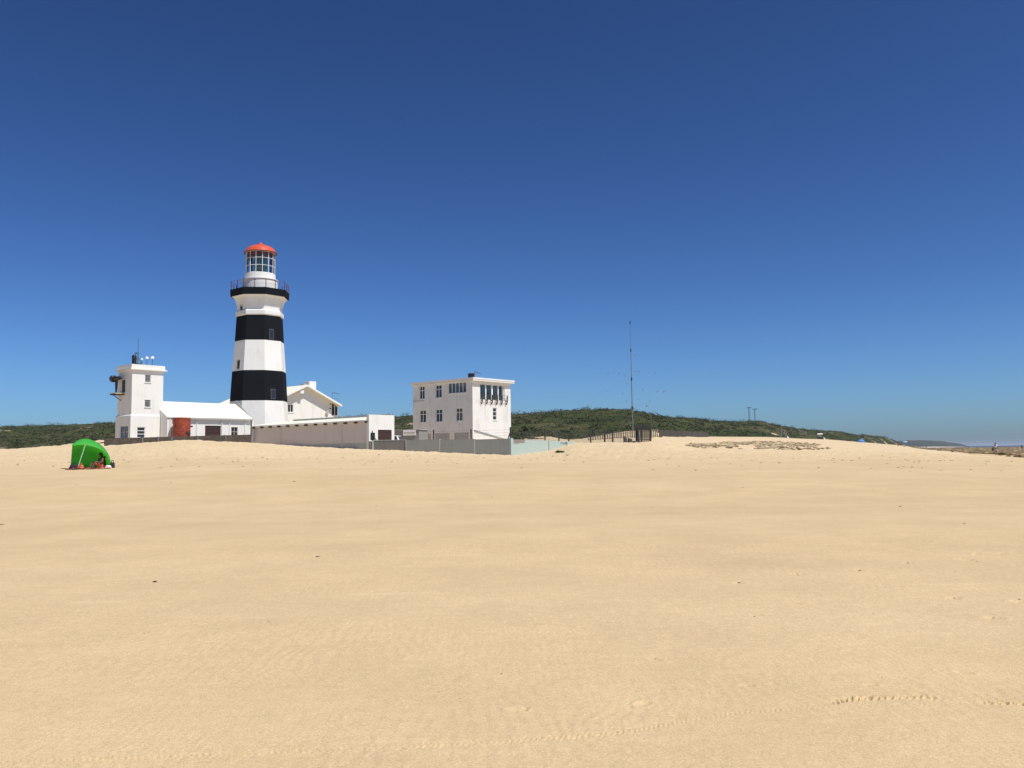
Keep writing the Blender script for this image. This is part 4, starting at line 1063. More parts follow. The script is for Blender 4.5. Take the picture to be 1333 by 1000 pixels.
for s_ in (-1, 1):
    w_ = MB(); w_.quad((-1.35, s_ * .785, 1.02), (-2.5, s_ * .785, 1.02), (-2.5, s_ * .66, 1.42), (-1.92, s_ * .66, 1.42)); CF(w_).build('side_window', M['glass'], car)
    w_ = MB(); w_.quad((-2.6, s_ * .785, 1.02), (-3.75, s_ * .785, 1.02), (-3.6, s_ * .66, 1.42), (-2.6, s_ * .66, 1.42)); CF(w_).build('side_window', M['glass'], car)
    for x in (-3.3, -.8):
        wh = MB().tube((x, s_ * .68, .31), (x, s_ * .86, .31), .31, None, 20).build('wheel', M['tyre'], car, smooth=True)
        MB().tube((x, s_ * .86, .31), (x, s_ * .875, .31), .19, .17, 16).build('rim', M['rim'], wh)
    CF(MB().box(-.06, .012, s_ * .68 - .14, s_ * .68 + .14, .64, .76)).build('headlight', M['glass_curtain'], car)
    MB().box(-.01, .02, s_ * .66 - .12, s_ * .66 + .12, .66, .86).build('tail_light', M['dome'], car)
MB().quad((-.07, -.68, 1.02), (-.07, .68, 1.02), (-.32, .58, 1.42), (-.32, -.58, 1.42)).build('rear_window', M['glass'], car)

# ------------------------------------------------------------------ fences on the right
def wire_fence(name, label, posts, Yf, mesh_top, h):
    """posts: (px, top py, bottom py, Y)"""
    p0 = pix(posts[0][0], posts[0][2], posts[0][3])
    t = thing(name, label, 'fence', (p0.x, p0.y, p0.z)); tops = []
    for (a, t_, b_, Y) in posts:
        q0 = pix(a, b_, Y); q1 = pix(a, t_, Y)
        MB().box(q0.x - p0.x - .07, q0.x - p0.x + .07, q0.y - p0.y - .07, q0.y - p0.y + .07, q0.z - p0.z - .5, q1.z - p0.z).build('post', M['post'], t)
        tops.append((Vector((q1.x, q1.y, q1.z)) - p0, Vector((q0.x, q0.y, q0.z)) - p0))
    w = MB()
    for (a1_, a0_), (b1_, b0_) in zip(tops[:-1], tops[1:]):
        n = 12
        for k in range(n + 1):
            f_ = k / n; w.tube(a0_.lerp(a1_, f_ * .98), b0_.lerp(b1_, f_ * .98), .011, None, 3)
        m_ = max(3, int((b0_ - a0_).length / .16))
        for k in range(m_):
            f_ = k / m_; w.tube(a0_.lerp(b0_, f_), a1_.lerp(b1_, f_), .010, None, 3)
    w.build('wire_mesh', M['steel'], t)
    return t
wire_fence('mesh_fence', 'dark wire mesh fence on posts standing in the dune behind the turquoise wall', [(681, 561.5, 574, 84), (709.5, 561.5, 574, 85), (727.6, 561.5, 575, 85.5), (740.5, 563, 575, 86), (769, 560.5, 577, 85), (787.3, 559, 577.5, 84), (797.8, 562.5, 577.3, 83), (830, 559, 577.5, 81.5)], 80, 0, 0)
# palisade gate panel
g0 = pix(830.5, 577, 81.5); g1 = pix(848.3, 575, 85.5)
pg = thing('palisade_gate', 'tall dark steel palisade gate standing on the sand by the concrete rubble', 'gate', (g0.x, g0.y, g0.z), math.atan2(g1.y - g0.y, g1.x - g0.x))
Lp = math.hypot(g1.x - g0.x, g1.y - g0.y); zt0 = zpy(836, 82.5, 552.5) - g0.z; dzz = (g1.z - g0.z) / Lp
sl2 = MB()
for k in range(22):
    x = Lp * (k + .5) / 22; sl2.box(x - .022, x + .022, -.015, .015, -.4 + dzz * x, zt0 * (1 if k % 2 else .97)); 
    sl2.extr([(x - .028, -.01, zt0), (x + .028, -.01, zt0), (x, -.01, zt0 + .12)], (0, .02, 0))
sl2.build('pales', M['post'], pg)
MB().box(0, Lp, .02, .07, .35, .42).box(0, Lp, .02, .07, zt0 * .74, zt0 * .74 + .07).build('rail', M['post'], pg)
for x in (-.05, Lp * .35, Lp + .05):
    MB().box(x - .06, x + .06, .075, .20, -.5 + dzz * x, zt0 * (.74 if x < Lp else .9)).build('post', M['dark_trim'], pg)
MB().tube((-.05, -.08, 1.25), (-.55, -.3, .0), .07, None, 8).build('strut', M['dark_trim'], pg)
# pale pole fence holding back the sand, then its dark stretch
def pole_fence(name, label, pts, mat, gap, r):
    """pts: (px, top py, bottom py, Y)"""
    p0 = pix(pts[0][0], pts[0][2], pts[0][3]); t = thing(name, label, 'fence', (p0.x, p0.y, p0.z))
    mb = MB(); rail = MB()
    for A, B in zip(pts[:-1], pts[1:]):
        a0, a1 = pix(A[0], A[2], A[3]) - p0, pix(A[0], A[1], A[3]) - p0; b0, b1 = pix(B[0], B[2], B[3]) - p0, pix(B[0], B[1], B[3]) - p0
        n = max(2, int((b0 - a0).length / gap))
        for k in range(n):
            f_ = k / n; j = random.uniform(-.06, .06)
            u_ = a0.lerp(b0, f_); v_ = a1.lerp(b1, f_)
            mb.tube((u_.x, u_.y, u_.z - .3), (v_.x + j * .4, v_.y, v_.z + j), r * random.uniform(.8, 1.15), None, 6)
        for f_ in (.2, .8):
            rail.tube(a0.lerp(a1, f_) + Vector((0, r, 0)), b0.lerp(b1, f_) + Vector((0, r, 0)), .035, None, 5)
    mb.build('poles', mat, t); rail.build('rail', mat, t)
    return t
M['pole_pale'] = simple('weathered_pale_poles', (0.30, 0.25, 0.18), .85, 0, .35, 9)
M['pole_dark'] = simple('weathered_dark_poles', (0.085, 0.078, 0.068), .85, 0, .35, 9)
pole_fence('pole_fence', 'pale weathered pole fence holding back sand below the thin mast', [(766, 568.5, 573.5, 106), (800, 563.8, 571.5, 107), (829, 560.2, 570, 108), (858, 559, 569.3, 110)], M['pole_pale'], .30, .085)
pole_fence('pole_fence', 'dark brown pole fence running towards the scrub right of the palisade gate', [(858.5, 559.5, 568.8, 110.5), (887, 561, 568.3, 125), (905, 562, 567.5, 140), (922, 562.8, 567, 155)], M['pole_dark'], .34, .075)
# concrete rubble by the strut
def rock(name, mat, size, seed, parent=None, flat=.6, sub=3):
    bm = bmesh.new(); bmesh.ops.create_icosphere(bm, subdivisions=sub, radius=1)
    rg = np.random.default_rng(seed); off = rg.random(3) * 50
    for v_ in bm.verts:
        p = v_.co
        d_ = 1 + .55 * float(fbm(np.array([p.x * 1.3 + off[0] + p.z]), np.array([p.y * 1.3 + off[1] - p.z * .7]), 3)[0])
        v_.co = Vector((p.x * size[0] * d_, p.y * size[1] * d_, p.z * size[2] * d_))
    me = bpy.data.meshes.new(name); bm.to_mesh(me); bm.free(); me.materials.append(mat)
    o = bpy.data.objects.new(name, me); C.objects.link(o)
    if parent: o.parent = parent
    return o
M['concrete'] = simple('weathered_concrete', (.075, .07, .058), .9, 0, .45, 5)
p = pix(819, 577, 80.3)
cr = MB(); cr.hexa([(-.42, -.2, -.2), (-.1, -.2, -.2), (-.1, .2, -.2), (-.42, .2, -.2), (-.40, -.15, .52), (-.2, -.15, .45), (-.2, .18, .5), (-.42, .18, .55)])
cr.hexa([(-.09, -.2, -.2), (.3, -.22, -.2), (.3, .2, -.2), (-.09, .2, -.2), (-.09, -.2, .36), (.2, -.2, .30), (.16, .2, .33), (-.09, .2, .38)])
cr.hexa([(.31, -.2, -.2), (.75, -.22, -.2), (.75, .2, -.2), (.31, .2, -.2), (.31, -.2, .14), (.72, -.2, .10), (.7, .2, .12), (.31, .2, .16)])
o = cr.build('concrete_rubble', M['concrete'], bevel=.03); o.location = (p.x, p.y, gz(p.x, p.y)); o.scale = (1.25, 1.2, 1.2)
tag(o, 'broken dark concrete blocks lying left of the palisade gate', 'rubble')
# plank half buried behind the turquoise wall
p = pix(698, 570.5, 97); o = MB().hexa([(-1.0, -.15, -.1), (1.1, -.15, -.12), (1.1, .15, -.12), (-1.0, .15, -.1), (-1.0, -.1, .12), (1.1, -.1, -.04), (1.1, .15, -.04), (-1.0, .15, .14)]).build('driftwood_plank', M['dark_trim'])
o.location = p; tag(o, 'dark plank lying on the sand heap behind the turquoise wall', 'plank')

# ------------------------------------------------------------------ mast, power poles, birds
mp_ = pix(824, 568, 118); mt_ = pix(820.2, 419.5, 118)
mo = thing('radio_mast', 'tall thin radio mast rising from behind the pale pole fence', 'mast', (mp_.x, mp_.y, mp_.z))
tv = mt_ - mp_
js = [-.03, (568 - 531.5) / 148.5, (568 - 494) / 148.5, (568 - 456.5) / 148.5, 1.0]; rs = [.085, .07, .055, .042, .022]
pm = MB()
for k in range(4): pm.tube(tv * js[k], tv * js[k + 1], rs[k], rs[k + 1] * 1.05, 8)
pm.build('pole', M['mast_grey'], mo)
for k in (1, 2, 3): MB().tube(tv * js[k] - Vector((0, 0, .22)), tv * js[k] + Vector((0, 0, .22)), rs[k] * 1.9, None, 10).build('joint_collar', M['dark_trim'], mo)
MB().tube(tv * .985, tv * 1.01, .07, None, 8).build('tip', M['dark_trim'], mo)
M['pylon'] = simple('creosoted_pole', (.05, .04, .035), .8, 0, .2)
for i_, (a, t_, b_, Y, lab) in enumerate(((975.2, 530.5, 556, 470, 'left one of two wooden power poles standing on the hill crest'), (982.8, 532.3, 556, 500, 'right one of two wooden power poles standing on the hill crest'))):
    q0, q1 = pix(a, b_, Y), pix(a - .3, t_, Y)
    po = thing('power_pole', lab, 'power pole', (q0.x, q0.y, q0.z), 0, 'power poles on the hill crest'); h = q1.z - q0.z
    MB().tube((0, 0, -3), (q1.x - q0.x, 0, h), .24, .19, 8).build('pole', M['pylon'], po)
    MB().box(q1.x - q0.x - 1.25, q1.x - q0.x + 1.25, -.12, .12, h - .32, h - .02).build('crossarm', M['pylon'], po)
    ins = MB()
    for x in (-1.1, 0, 1.1): ins.lathe([(.07, 0), (.12, .1), (.06, .25)], 8, c=(q1.x - q0.x + x, 0, h - .02))
    ins.build('insulator', M['dark_trim'], po)
M['bird'] = simple('bird_plumage', (.16, .17, .18), .8, 0, .2)
def bird_mesh(flap):
    b_ = MB()
    b_.lathe([(.01, -.24), (.05, -.12), (.065, .02), (.04, .15), (.035, .2), (.008, .27)], 8)
    b_.v = [(x, z, y) for x, y, z in b_.v]
    b_.add([(0, -.2, 0), (-.08, -.38, 0), (.08, -.38, 0)], [(0, 1, 2)])
    for s_ in (-1, 1):
        b_.add([(s_ * .04, .1, .02), (s_ * .04, -.08, .02), (s_ * .32, -.06, .02 + flap * .22), (s_ * .34, .1, .02 + flap * .22), (s_ * .62, -.10, flap * .18)], [(0, 1, 2, 3), (3, 2, 4)])
    return b_
BIRDS = [(817, 462.5), (825.5, 462.8), (791.5, 486.5), (805.6, 486), (816.5, 487), (831.5, 484), (839.5, 485.5), (852, 486), (827.4, 499.5), (817.5, 499.5), (836.6, 507.5), (855.7, 509.5), (864.5, 509.5), (781, 510.5), (791.3, 510), (810.5, 512), (799, 522.8), (831.3, 520.5), (845.7, 522), (815.3, 522.5), (842, 529), (876, 531), (827.5, 483.5), (812.5, 490)]
birds = []
for i_, (a, b_) in enumerate(BIRDS):
    if i_ < 3:
        o = bird_mesh((-.5, .6, 1.0)[i_]).build('bird', M['bird']); birds.append(o)
    else:
        o = birds[i_ % 3].copy(); C.objects.link(o)
    o.location = pix(a, b_, random.uniform(112, 138))
    o.rotation_euler = (random.uniform(-.2, .2), random.uniform(-.5, .5), random.uniform(0, 6.28))
    s_ = random.uniform(.35, .6); o.scale = (s_, s_, s_)
    tag(o, 'tiny dark bird on the wing in the flock wheeling about the thin mast', 'bird', 'birds flying around the radio mast')

# ------------------------------------------------------------------ people
M['skin'] = simple('brown_skin', (.30, .16, .10), .55, 0, .12); M['skin_dark'] = simple('tanned_skin', (.14, .07, .045), .55, 0, .15)  # two plain skin tones, the first paler
M['hair'] = simple('dark_hair', (.015, .011, .009), .6, 0, .3); M['shirt_white'] = simple('white_cotton', (.8, .8, .8), .8, 0, .05)
M['shorts_dark'] = simple('dark_cloth', (.025, .024, .03), .85, 0, .2); M['cloth_orange'] = simple('orange_cloth', (.5, .13, .06), .85, 0, .2)
M['cloth_pale'] = simple('pale_cloth', (.55, .45, .42), .85, 0, .1)
def skin_mesh(name, J, E, mat, parent, root=0, sub=1):
    """J: list of (co, radius)"""
    me = bpy.data.meshes.new(name); me.from_pydata([j[0] for j in J], E, []); me.update()
    o = bpy.data.objects.new(name, me); C.objects.link(o)
    md = o.modifiers.new('skin', 'SKIN'); md.use_smooth_shade = True
    sv = me.skin_vertices[0].data if me.skin_vertices else None
    if sv is None:
        bm = bmesh.new(); bm.from_mesh(me); bm.verts.layers.skin.verify(); bm.to_mesh(me); bm.free(); sv = me.skin_vertices[0].data
    for k, j in enumerate(J):
        r_ = j[1] if isinstance(j[1], tuple) else (j[1], j[1]); sv[k].radius = r_; sv[k].use_root = (k == root)
    ss_ = o.modifiers.new('sub', 'SUBSURF'); ss_.levels = sub; ss_.render_levels = sub
    dg = bpy.context.evaluated_depsgraph_get(); dg.update()
    me2 = bpy.data.meshes.new_from_object(o.evaluated_get(dg))
    bpy.data.objects.remove(o)
    me2.name = name; me2.materials.clear(); me2.materials.append(mat)
    o2 = bpy.data.objects.new(name, me2); C.objects.link(o2)
    if parent: o2.parent = parent
    return o2
def head(parent, c, yaw, skinm, hairm, cap=False, hair_mat=None):
    pass
def person(label, loc, rotz, pose, skinm, shirt, shorts, scale=1.0, cap=False, group=None, long_hair=False):
    t = thing('person', label, 'person', loc, rotz, group); t.scale = (scale,) * 3
    # pose: dict of joints; the figure faces -Y
    P = {k: Vector(v) for k, v in pose.items()}
    J = []; E = []; idx = {}
    def jn(n, co, r): idx[n] = len(J); J.append((tuple(co), r))
    jn('pel', P['pel'], (.15, .11)); jn('wst', P['pel'].lerp(P['neck'], .4), (.13, .095)); jn('chs', P['pel'].lerp(P['neck'], .8), (.155, .105)); jn('neck', P['neck'], .058)
    hd = P['head']
    up = (hd - P['neck']).normalized(); fw = Vector((0, -1, 0))
    jn('jaw', hd - up * .07 + fw * .015, (.062, .07)); jn('skl', hd + up * .03, (.078, .092)); jn('top', hd + up * .10, (.05, .06))
    E += [(0, 1), (1, 2), (2, 3), (3, 4), (4, 5), (5, 6)]
    jn('nose', hd - up * .02 + fw * .11, .014); E.append((5, idx['nose']))
    for s_ in ('l', 'r'):
        sg = 1 if s_ == 'l' else -1
        jn('sh' + s_, P['sh' + s_], .058); jn('el' + s_, P['el' + s_], .042); jn('wr' + s_, P['wr' + s_], .028)
        d_ = (P['wr' + s_] - P['el' + s_]).normalized(); palm = P['wr' + s_] + d_ * .07
        jn('pa' + s_, palm, (.036, .018))
        E += [(2, idx['sh' + s_]), (idx['sh' + s_], idx['el' + s_]), (idx['el' + s_], idx['wr' + s_]), (idx['wr' + s_], idx['pa' + s_])]
        sd_ = d_.orthogonal().normalized(); cu = d_.cross(sd_)
        for k, (o_, L_) in enumerate(((-.03, .07), (-.01, .085), (.01, .08), (.03, .065))):
            jn('f%d%s' % (k, s_), palm + sd_ * o_ + d_ * .035, .009); jn('g%d%s' % (k, s_), palm + sd_ * o_ * 1.15 + d_ * (.035 + L_) + cu * .02, .007)
            E += [(idx['pa' + s_], idx['f%d%s' % (k, s_)]), (idx['f%d%s' % (k, s_)], idx['g%d%s' % (k, s_)])]
        jn('th' + s_, P['wr' + s_] + d_ * .06 + sd_ * .055, .009); E.append((idx['pa' + s_], idx['th' + s_]))
        jn('hp' + s_, P['pel'] + Vector((sg * .09, 0, -.05)) if 'hp' + s_ not in P else P['hp' + s_], .095)
        jn('kn' + s_, P['kn' + s_], .06); jn('an' + s_, P['an' + s_], .042); jn('he' + s_, P['an' + s_] + Vector((0, .03, -.05)), .04); jn('to' + s_, P['to' + s_], (.042, .028))
        E += [(0, idx['hp' + s_]), (idx['hp' + s_], idx['kn' + s_]), (idx['kn' + s_], idx['an' + s_]), (idx['an' + s_], idx['he' + s_]), (idx['he' + s_], idx['to' + s_])]
    skin_mesh('body', J, E, M[skinm], t)
    if shirt:
        SJ = [(tuple(P['pel'].lerp(P['neck'], .12)), (.165, .125)), (tuple(P['pel'].lerp(P['neck'], .4)), (.15, .115)), (tuple(P['pel'].lerp(P['neck'], .8)), (.175, .125)), (tuple(P['neck'] - up * .03), .07)]
        SE = [(0, 1), (1, 2), (2, 3)]
        for s_ in 'lr':
            SJ += [(tuple(P['sh' + s_]), .075), (tuple(P['sh' + s_].lerp(P['el' + s_], .6)), .062)]; n = len(SJ); SE += [(2, n - 2), (n - 2, n - 1)]
        skin_mesh('shirt', SJ, SE, M[shirt], t)
    if shorts:
        SJ = [(tuple(P['pel'] + Vector((0, 0, .05))), (.162, .122))]; SE = []
        for s_, sg in (('l', 1), ('r', -1)):
            hp2 = P.get('hp' + s_, P['pel'] + Vector((sg * .09, 0, -.05)))
            SJ += [(tuple(hp2), .112), (tuple(hp2.lerp(P['kn' + s_], .8)), .085)]; n = len(SJ); SE += [(0, n - 2), (n - 2, n - 1)]
        skin_mesh('shorts', SJ, SE, M[shorts], t)
    hr = MB().lathe([(.092, -.02), (.098, .03), (.09, .08), (.06, .115), (.02, .13)], 16, c=tuple(hd + up * .02 + Vector((0, .012, 0))), sy=1.15)
    if long_hair: hr.lathe([(.06, -.2), (.085, -.1), (.09, .02)], 12, c=tuple(hd + Vector((0, .05, 0))))
    hr.build('cap' if cap else 'hair', M['shorts_dark' if cap else 'hair'], t, smooth=True)
    if cap: MB().hexa([tuple(hd + up * .04 + Vector(v)) for v in ((-.07, -.09, 0), (.07, -.09, 0), (.06, -.19, -.01), (-.06, -.19, -.01), (-.07, -.09, .015), (.07, -.09, .015), (.06, -.19, .005), (-.06, -.19, .005))]).build('peak', M['shorts_dark'], t)
    return t
WALK = dict(pel=(0, 0, .93), neck=(0, -.03, 1.46), head=(0, -.05, 1.62), shl=(.19, -.02, 1.40), shr=(-.19, -.02, 1.40), ell=(.25, .08, 1.12), elr=(-.25, -.08, 1.13), wrl=(.26, -.02, .88), wrr=(-.26, -.14, .88),
            knl=(.09, -.12, .50), knr=(-.09, .03, .50), anl=(.09, -.10, .09), anr=(-.09, .26, .13), tol=(.10, -.27, .03), tor=(-.10, .13, .04))
SIT = dict(pel=(0, 0, .12), neck=(0, .02, .62), head=(0, -.04, .78), shl=(.18, .0, .56), shr=(-.18, .0, .56), ell=(.26, -.12, .34), elr=(-.26, -.12, .34), wrl=(.16, -.32, .38), wrr=(-.16, -.32, .38),
           hpl=(.09, -.03, .10), hpr=(-.09, -.03, .10), knl=(.16, -.38, .42), knr=(-.15, -.38, .40), anl=(.14, -.62, .09), anr=(-.13, -.62, .09), tol=(.14, -.80, .04), tor=(-.13, -.80, .04))

def gnd(px, Y, py=590):
    p = pix(px, py, Y); return (p.x, p.y, gz(p.x, p.y))
w = pick(1296.4, 592.6, ZF, 80); wl = (w.x, w.y, gz(w.x, w.y)) if w else gnd(1296.4, 110)
wk = person('person in a white shirt and dark cap walking past the reef carrying a dark bag', wl, R(150), WALK, 'skin_dark', 'shirt_white', 'cloth_pale', 1.02, cap=True)
bg_ = MB().box(-.16, .16, -.1, .1, -.42, -.08).build('shoulder_bag', M['shorts_dark'], None, bevel=.05)
bg_.location = Vector(wl) + Vector((-.42, -.15, 1.05)); bg_.rotation_euler = (0, .3, 0)
st = MB().path([(-.1, 0, -.08), (.05, 0, .25), (.3, 0, .42)], .02, 6).build('strap', M['shorts_dark'], bg_)
tag(bg_, 'dark bag hanging at the side of the walker in white', 'bag')

# ------------------------------------------------------------------ green beach shelter and its people
ty = 48.0
tb = gnd(118.0, ty, 610)
m, nt, b = new_mat('green_shelter_nylon')
b.inputs['Base Color'].default_value = (.10, .58, .12, 1); b.inputs['Roughness'].default_value = .5
n = noise(nt, 5, 4, .6, coords(nt)); bump(nt, b, n.outputs['Fac'], .4, .03)
tl_ = nd(nt, 'ShaderNodeBsdfTranslucent'); tl_.inputs['Color'].default_value = (.34, .80, .16, 1)  # yellow of warm bounced light put into the translucent colour
mx_ = nd(nt, 'ShaderNodeMixShader'); mx_.inputs[0].default_value = .62
nt.links.new(b.outputs[0], mx_.inputs[1]); nt.links.new(tl_.outputs[0], mx_.inputs[2]); nt.links.new(mx_.outputs[0], nt.nodes['Material Output'].inputs['Surface'])
M['nylon'] = m
M['nylon_pole'] = simple('pale_green_pole', (.35, .62, .33), .5, 0, .1)
AZT = math.atan2(-tb[0], tb[1]); caz, saz = math.cos(AZT), math.sin(AZT)
sh = thing('beach_shelter', 'bright green nylon beach shelter pitched on the sand', 'beach tent', tb, AZT)
sc_ = ty / F
scx = sc_ * caz
def tloc(px, dy):
    a_ = (px - 118.0) * scx
    return tb[0] + a_ * caz - dy * saz, tb[1] + a_ * saz + dy * caz
def P2(px, py): return ((px - 118.0) * scx, (611.0 - py) * sc_)
nearE = [P2(*q) for q in ((92.2, 580.5), (101, 579.2), (111, 579.4), (121, 581.6), (131, 585.4), (138, 592), (143, 602), (144.3, 609))]
crestE = [P2(*q) for q in ((93, 579.5), (102.5, 572.3), (111.5, 571.2), (123, 574.8), (133.5, 582), (140.5, 591), (144, 601), (144.6, 609))]
def curve(pts, n):
    a = np.array(pts); d = np.concatenate([[0], np.cumsum(np.hypot(*np.diff(a, axis=0).T))]); s_ = np.linspace(0, d[-1], n)
    o_ = np.stack([np.interp(s_, d, a[:, 0]), np.interp(s_, d, a[:, 1])], 1); return gsmooth(o_, 1.2, 0)
nS = 28; cn, cc = curve(nearE, nS), curve(crestE, nS)
cn[:, 1] = np.maximum(cn[:, 1], .03); cc[:, 1] = np.maximum(cc[:, 1], .03)
rows = []
for k in range(nS):
    xa, za1 = cn[k]; xb, zb1 = cc[k]; f_ = k / (nS - 1)
    xg = -1.02 + 2.0 * f_
    A, B = Vector((xa, -.75, za1)), Vector((xb, -.1, zb1)); Cc = Vector((xb * .8 + xg * .2, .6, zb1 * .80)); D = Vector((xg, 1.0, 0.0))
    col = []
    for u_ in np.linspace(0, 1, 7): col.append(A.lerp(B, u_) + Vector((0, 0, .06 * math.sin(math.pi * u_) * min(1, zb1))))
    for u_ in np.linspace(0, 1, 9)[1:]:
        col.append(B * (1 - u_) ** 2 + Vector((Cc.x, Cc.y + .35, zb1 * .95)) * 2 * u_ * (1 - u_) + D * u_ ** 2)
    rows.append(col)
mb = MB(); nC = len(rows[0]); vs = [tuple(p) for r_ in rows for p in r_]
mb.add(vs, [(i_ * nC + j, (i_ + 1) * nC + j, (i_ + 1) * nC + j + 1, i_ * nC + j + 1) for i_ in range(nS - 1) for j in range(nC - 1)])
cv = mb.build('canopy', M['nylon'], sh, smooth=True)
sm_ = cv.modifiers.new('thick', 'SOLIDIFY'); sm_.thickness = .008
seam = MB()
seam.path([rows[k][0] for k in range(nS)], .016, 6); seam.path([rows[k][6] + Vector((0, 0, .01)) for k in range(nS)], .012, 6)
seam.build('hem', M['nylon'], sh)
pa, pb = P2(110.3, 580), P2(100.8, 608)
MB().tube((pa[0], -.76, pa[1]), (pb[0], -.95, .0), .022, None, 8).build('pole', M['nylon_pole'], sh)
MB().path([rows[0][j] for j in range(0, nC)], .018, 6).build('side_pole', M['nylon_pole'], sh)
fl = MB().add([(-1.05, .95, .02), (1.05, .95, .02), (1.1, -.5, .02), (-1.05, -.5, .02)], [(0, 1, 2, 3)]).build('groundsheet', M['nylon'], sh)
m, nt, b = new_mat('pink_patterned_cotton')
v = coords(nt); vo = nd(nt, 'ShaderNodeTexVoronoi'); vo.inputs['Scale'].default_value = 6; nt.links.new(v, vo.inputs['Vector'])
r = ramp(nt, vo.outputs['Distance'], [(.2, (.65, .62, .58)), (.35, (.6, .06, .09)), (.6, (.42, .05, .07))])
nt.links.new(r.outputs['Color'], b.inputs['Base Color']); b.inputs['Roughness'].default_value = .9; M['blanket'] = m
def cloth(name, label, cat, px, dy, w_, d_, mat, zoff=.03, seed=1):
    X = np.linspace(-w_ / 2, w_ / 2, 24); Yv = np.linspace(-d_ / 2, d_ / 2, 16); gx, gy = np.meshgrid(X, Yv)
    c0 = Vector((*tloc(px, dy), 0))
    gzv = np.array([[gz(c0.x + a_, c0.y + b_) for a_ in X] for b_ in Yv]) + zoff + .05 * np.abs(fbm(gx * 2.5 + seed * 7, gy * 2.5, 3))
    V = np.stack([gx, gy, gzv - gzv.min()], -1).reshape(-1, 3); ii = (np.arange(15)[:, None] * 24 + np.arange(23)[None, :]).ravel()
    o = mesh_np(name, V, np.stack([ii, ii + 1, ii + 25, ii + 24], 1), mat); o.location = (c0.x, c0.y, float(gzv.min()))
    s2_ = o.modifiers.new('thick', 'SOLIDIFY'); s2_.thickness = .02; s2_.offset = 1
    return tag(o, label, cat)
cloth('beach_blanket', 'pink and white patterned blanket spread before the green shelter', 'blanket', 124, -1.35, 1.35, .75, M['blanket'])
cloth('beach_towel', 'crumpled white and red towel left of the pole of the green shelter', 'towel', 98.5, -1.3, .75, .6, M['blanket'], .04, 3)
o = cloth('beach_towel', 'dark towel lying on the sand beyond the left edge of the green shelter', 'towel', 92, -.9, .8, .5, M['shorts_dark'], .05, 5)
def bag(name, label, px, dy, size, mat, handle=True, cat='bag'):
    x, y = tloc(px, dy)
    t = thing(name, label, cat, (x, y, gz(x, y) + .02), random.uniform(-.4, .4))
    w_, d_, h_ = size
    MB().hexa([(-w_ / 2, -d_ / 2, 0), (w_ / 2, -d_ / 2, 0), (w_ / 2, d_ / 2, 0), (-w_ / 2, d_ / 2, 0), (-w_ * .4, -d_ * .3, h_), (w_ * .42, -d_ * .3, h_ * .93), (w_ * .42, d_ * .3, h_ * .95), (-w_ * .4, d_ * .3, h_)]).build('bag_body', M[mat], t, bevel=min(size) * .25)
    if handle: MB().path([(-w_ * .25, 0, h_ * .9), (-w_ * .15, 0, h_ * 1.3), (w_ * .15, 0, h_ * 1.3), (w_ * .25, 0, h_ * .9)], .02, 6).build('handle', M[mat], t)
    return t
bag('beach_bag', 'grey black beach bag standing at the right edge of the green shelter', 146, -.8, (.26, .22, .32), 'shorts_dark')
bag('beach_bag', 'dark bag slumped by the left edge of the green shelter', 97, -.6, (.5, .3, .26), 'shorts_dark')
bag('beach_bag', 'orange beach bag beside the pole of the green shelter', 105.5, -1.35, (.34, .24, .24), 'cloth_orange')
bag('cool_box', 'white cool box on the sand below the seated person', 140.5, -1.2, (.32, .24, .17), 'shirt_white', False, 'cool box')
bag('beach_bag', 'small black bag at the left end of the crumpled towel', 94, -1.35, (.3, .2, .15), 'black', False)
x, y = tloc(131.5, -.45)
person('person with dark hair sitting with knees up inside the green shelter', (x, y, gz(x, y) + .04), R(-35), SIT, 'skin_dark', None, 'cloth_orange', .95, long_hair=True)
x, y = tloc(136, -.1)
person('person in dark clothes sitting at the back right of the green shelter', (x, y, gz(x, y) + .03), R(-60), SIT, 'skin_dark', 'shorts_dark', 'shorts_dark', .72)

# ------------------------------------------------------------------ small things along the right shore
def mini_tent(name, label, px, Y, w_, h_, col, cat='beach tent'):
    g = gnd(px, Y); t = thing(name, label, cat, g)
    mb = MB(); n = 14; m_ = 6
    vs = []
    for i_ in range(n + 1):
        a_ = math.pi * i_ / n
        for j in range(m_ + 1):
            b_ = (j / m_) * 1.75
            vs.append((-math.cos(a_) * w_ / 2, -math.cos(b_) * math.sin(a_) * w_ * .4, max(0, math.sin(b_)) * math.sin(a_) * h_))
    mb.add(vs, [(i_ * (m_ + 1) + j, (i_ + 1) * (m_ + 1) + j, (i_ + 1) * (m_ + 1) + j + 1, i_ * (m_ + 1) + j + 1) for i_ in range(n) for j in range(m_)])
    c_ = mb.build('canopy', simple(name + '_fabric_' + str(px), col, .6, 0, .08), t, smooth=True); s_ = c_.modifiers.new('thick', 'SOLIDIFY'); s_.thickness = .02
    MB().box(-w_ * .45, w_ * .45, -w_ * .1, w_ * .3, 0, .03).build('groundsheet', M['shorts_dark'], t)
    return t
mini_tent('beach_shelter', 'low blue beach shelter at the foot of the distant dune', 1121.5, 290, 2.6, 1.05, (.06, .22, .55))
def parasol(label, px, Y, col, h_=2.1, r_=1.0):
    g = gnd(px, Y); t = thing('parasol', label, 'parasol', g)
    MB().tube((0, 0, -.2), (.15, 0, h_), .035).build('pole', M['white_trim'], t)
    MB().lathe([(r_, h_ - .32), (r_ * .62, h_ - .1), (.04, h_)], 10, c=(.15, 0, 0), cap=False).build('canopy', simple('parasol_fabric', col, .7, 0, .1), t)
parasol('small pale blue parasol beyond the end of the dune', 1178.6, 330, (.45, .62, .72))
g = gnd(1169.6, 300); person('person in orange sitting on the sand at the end of the dune', (g[0], g[1], g[2]), R(40), SIT, 'skin', 'cloth_orange', 'cloth_orange', 1.25)
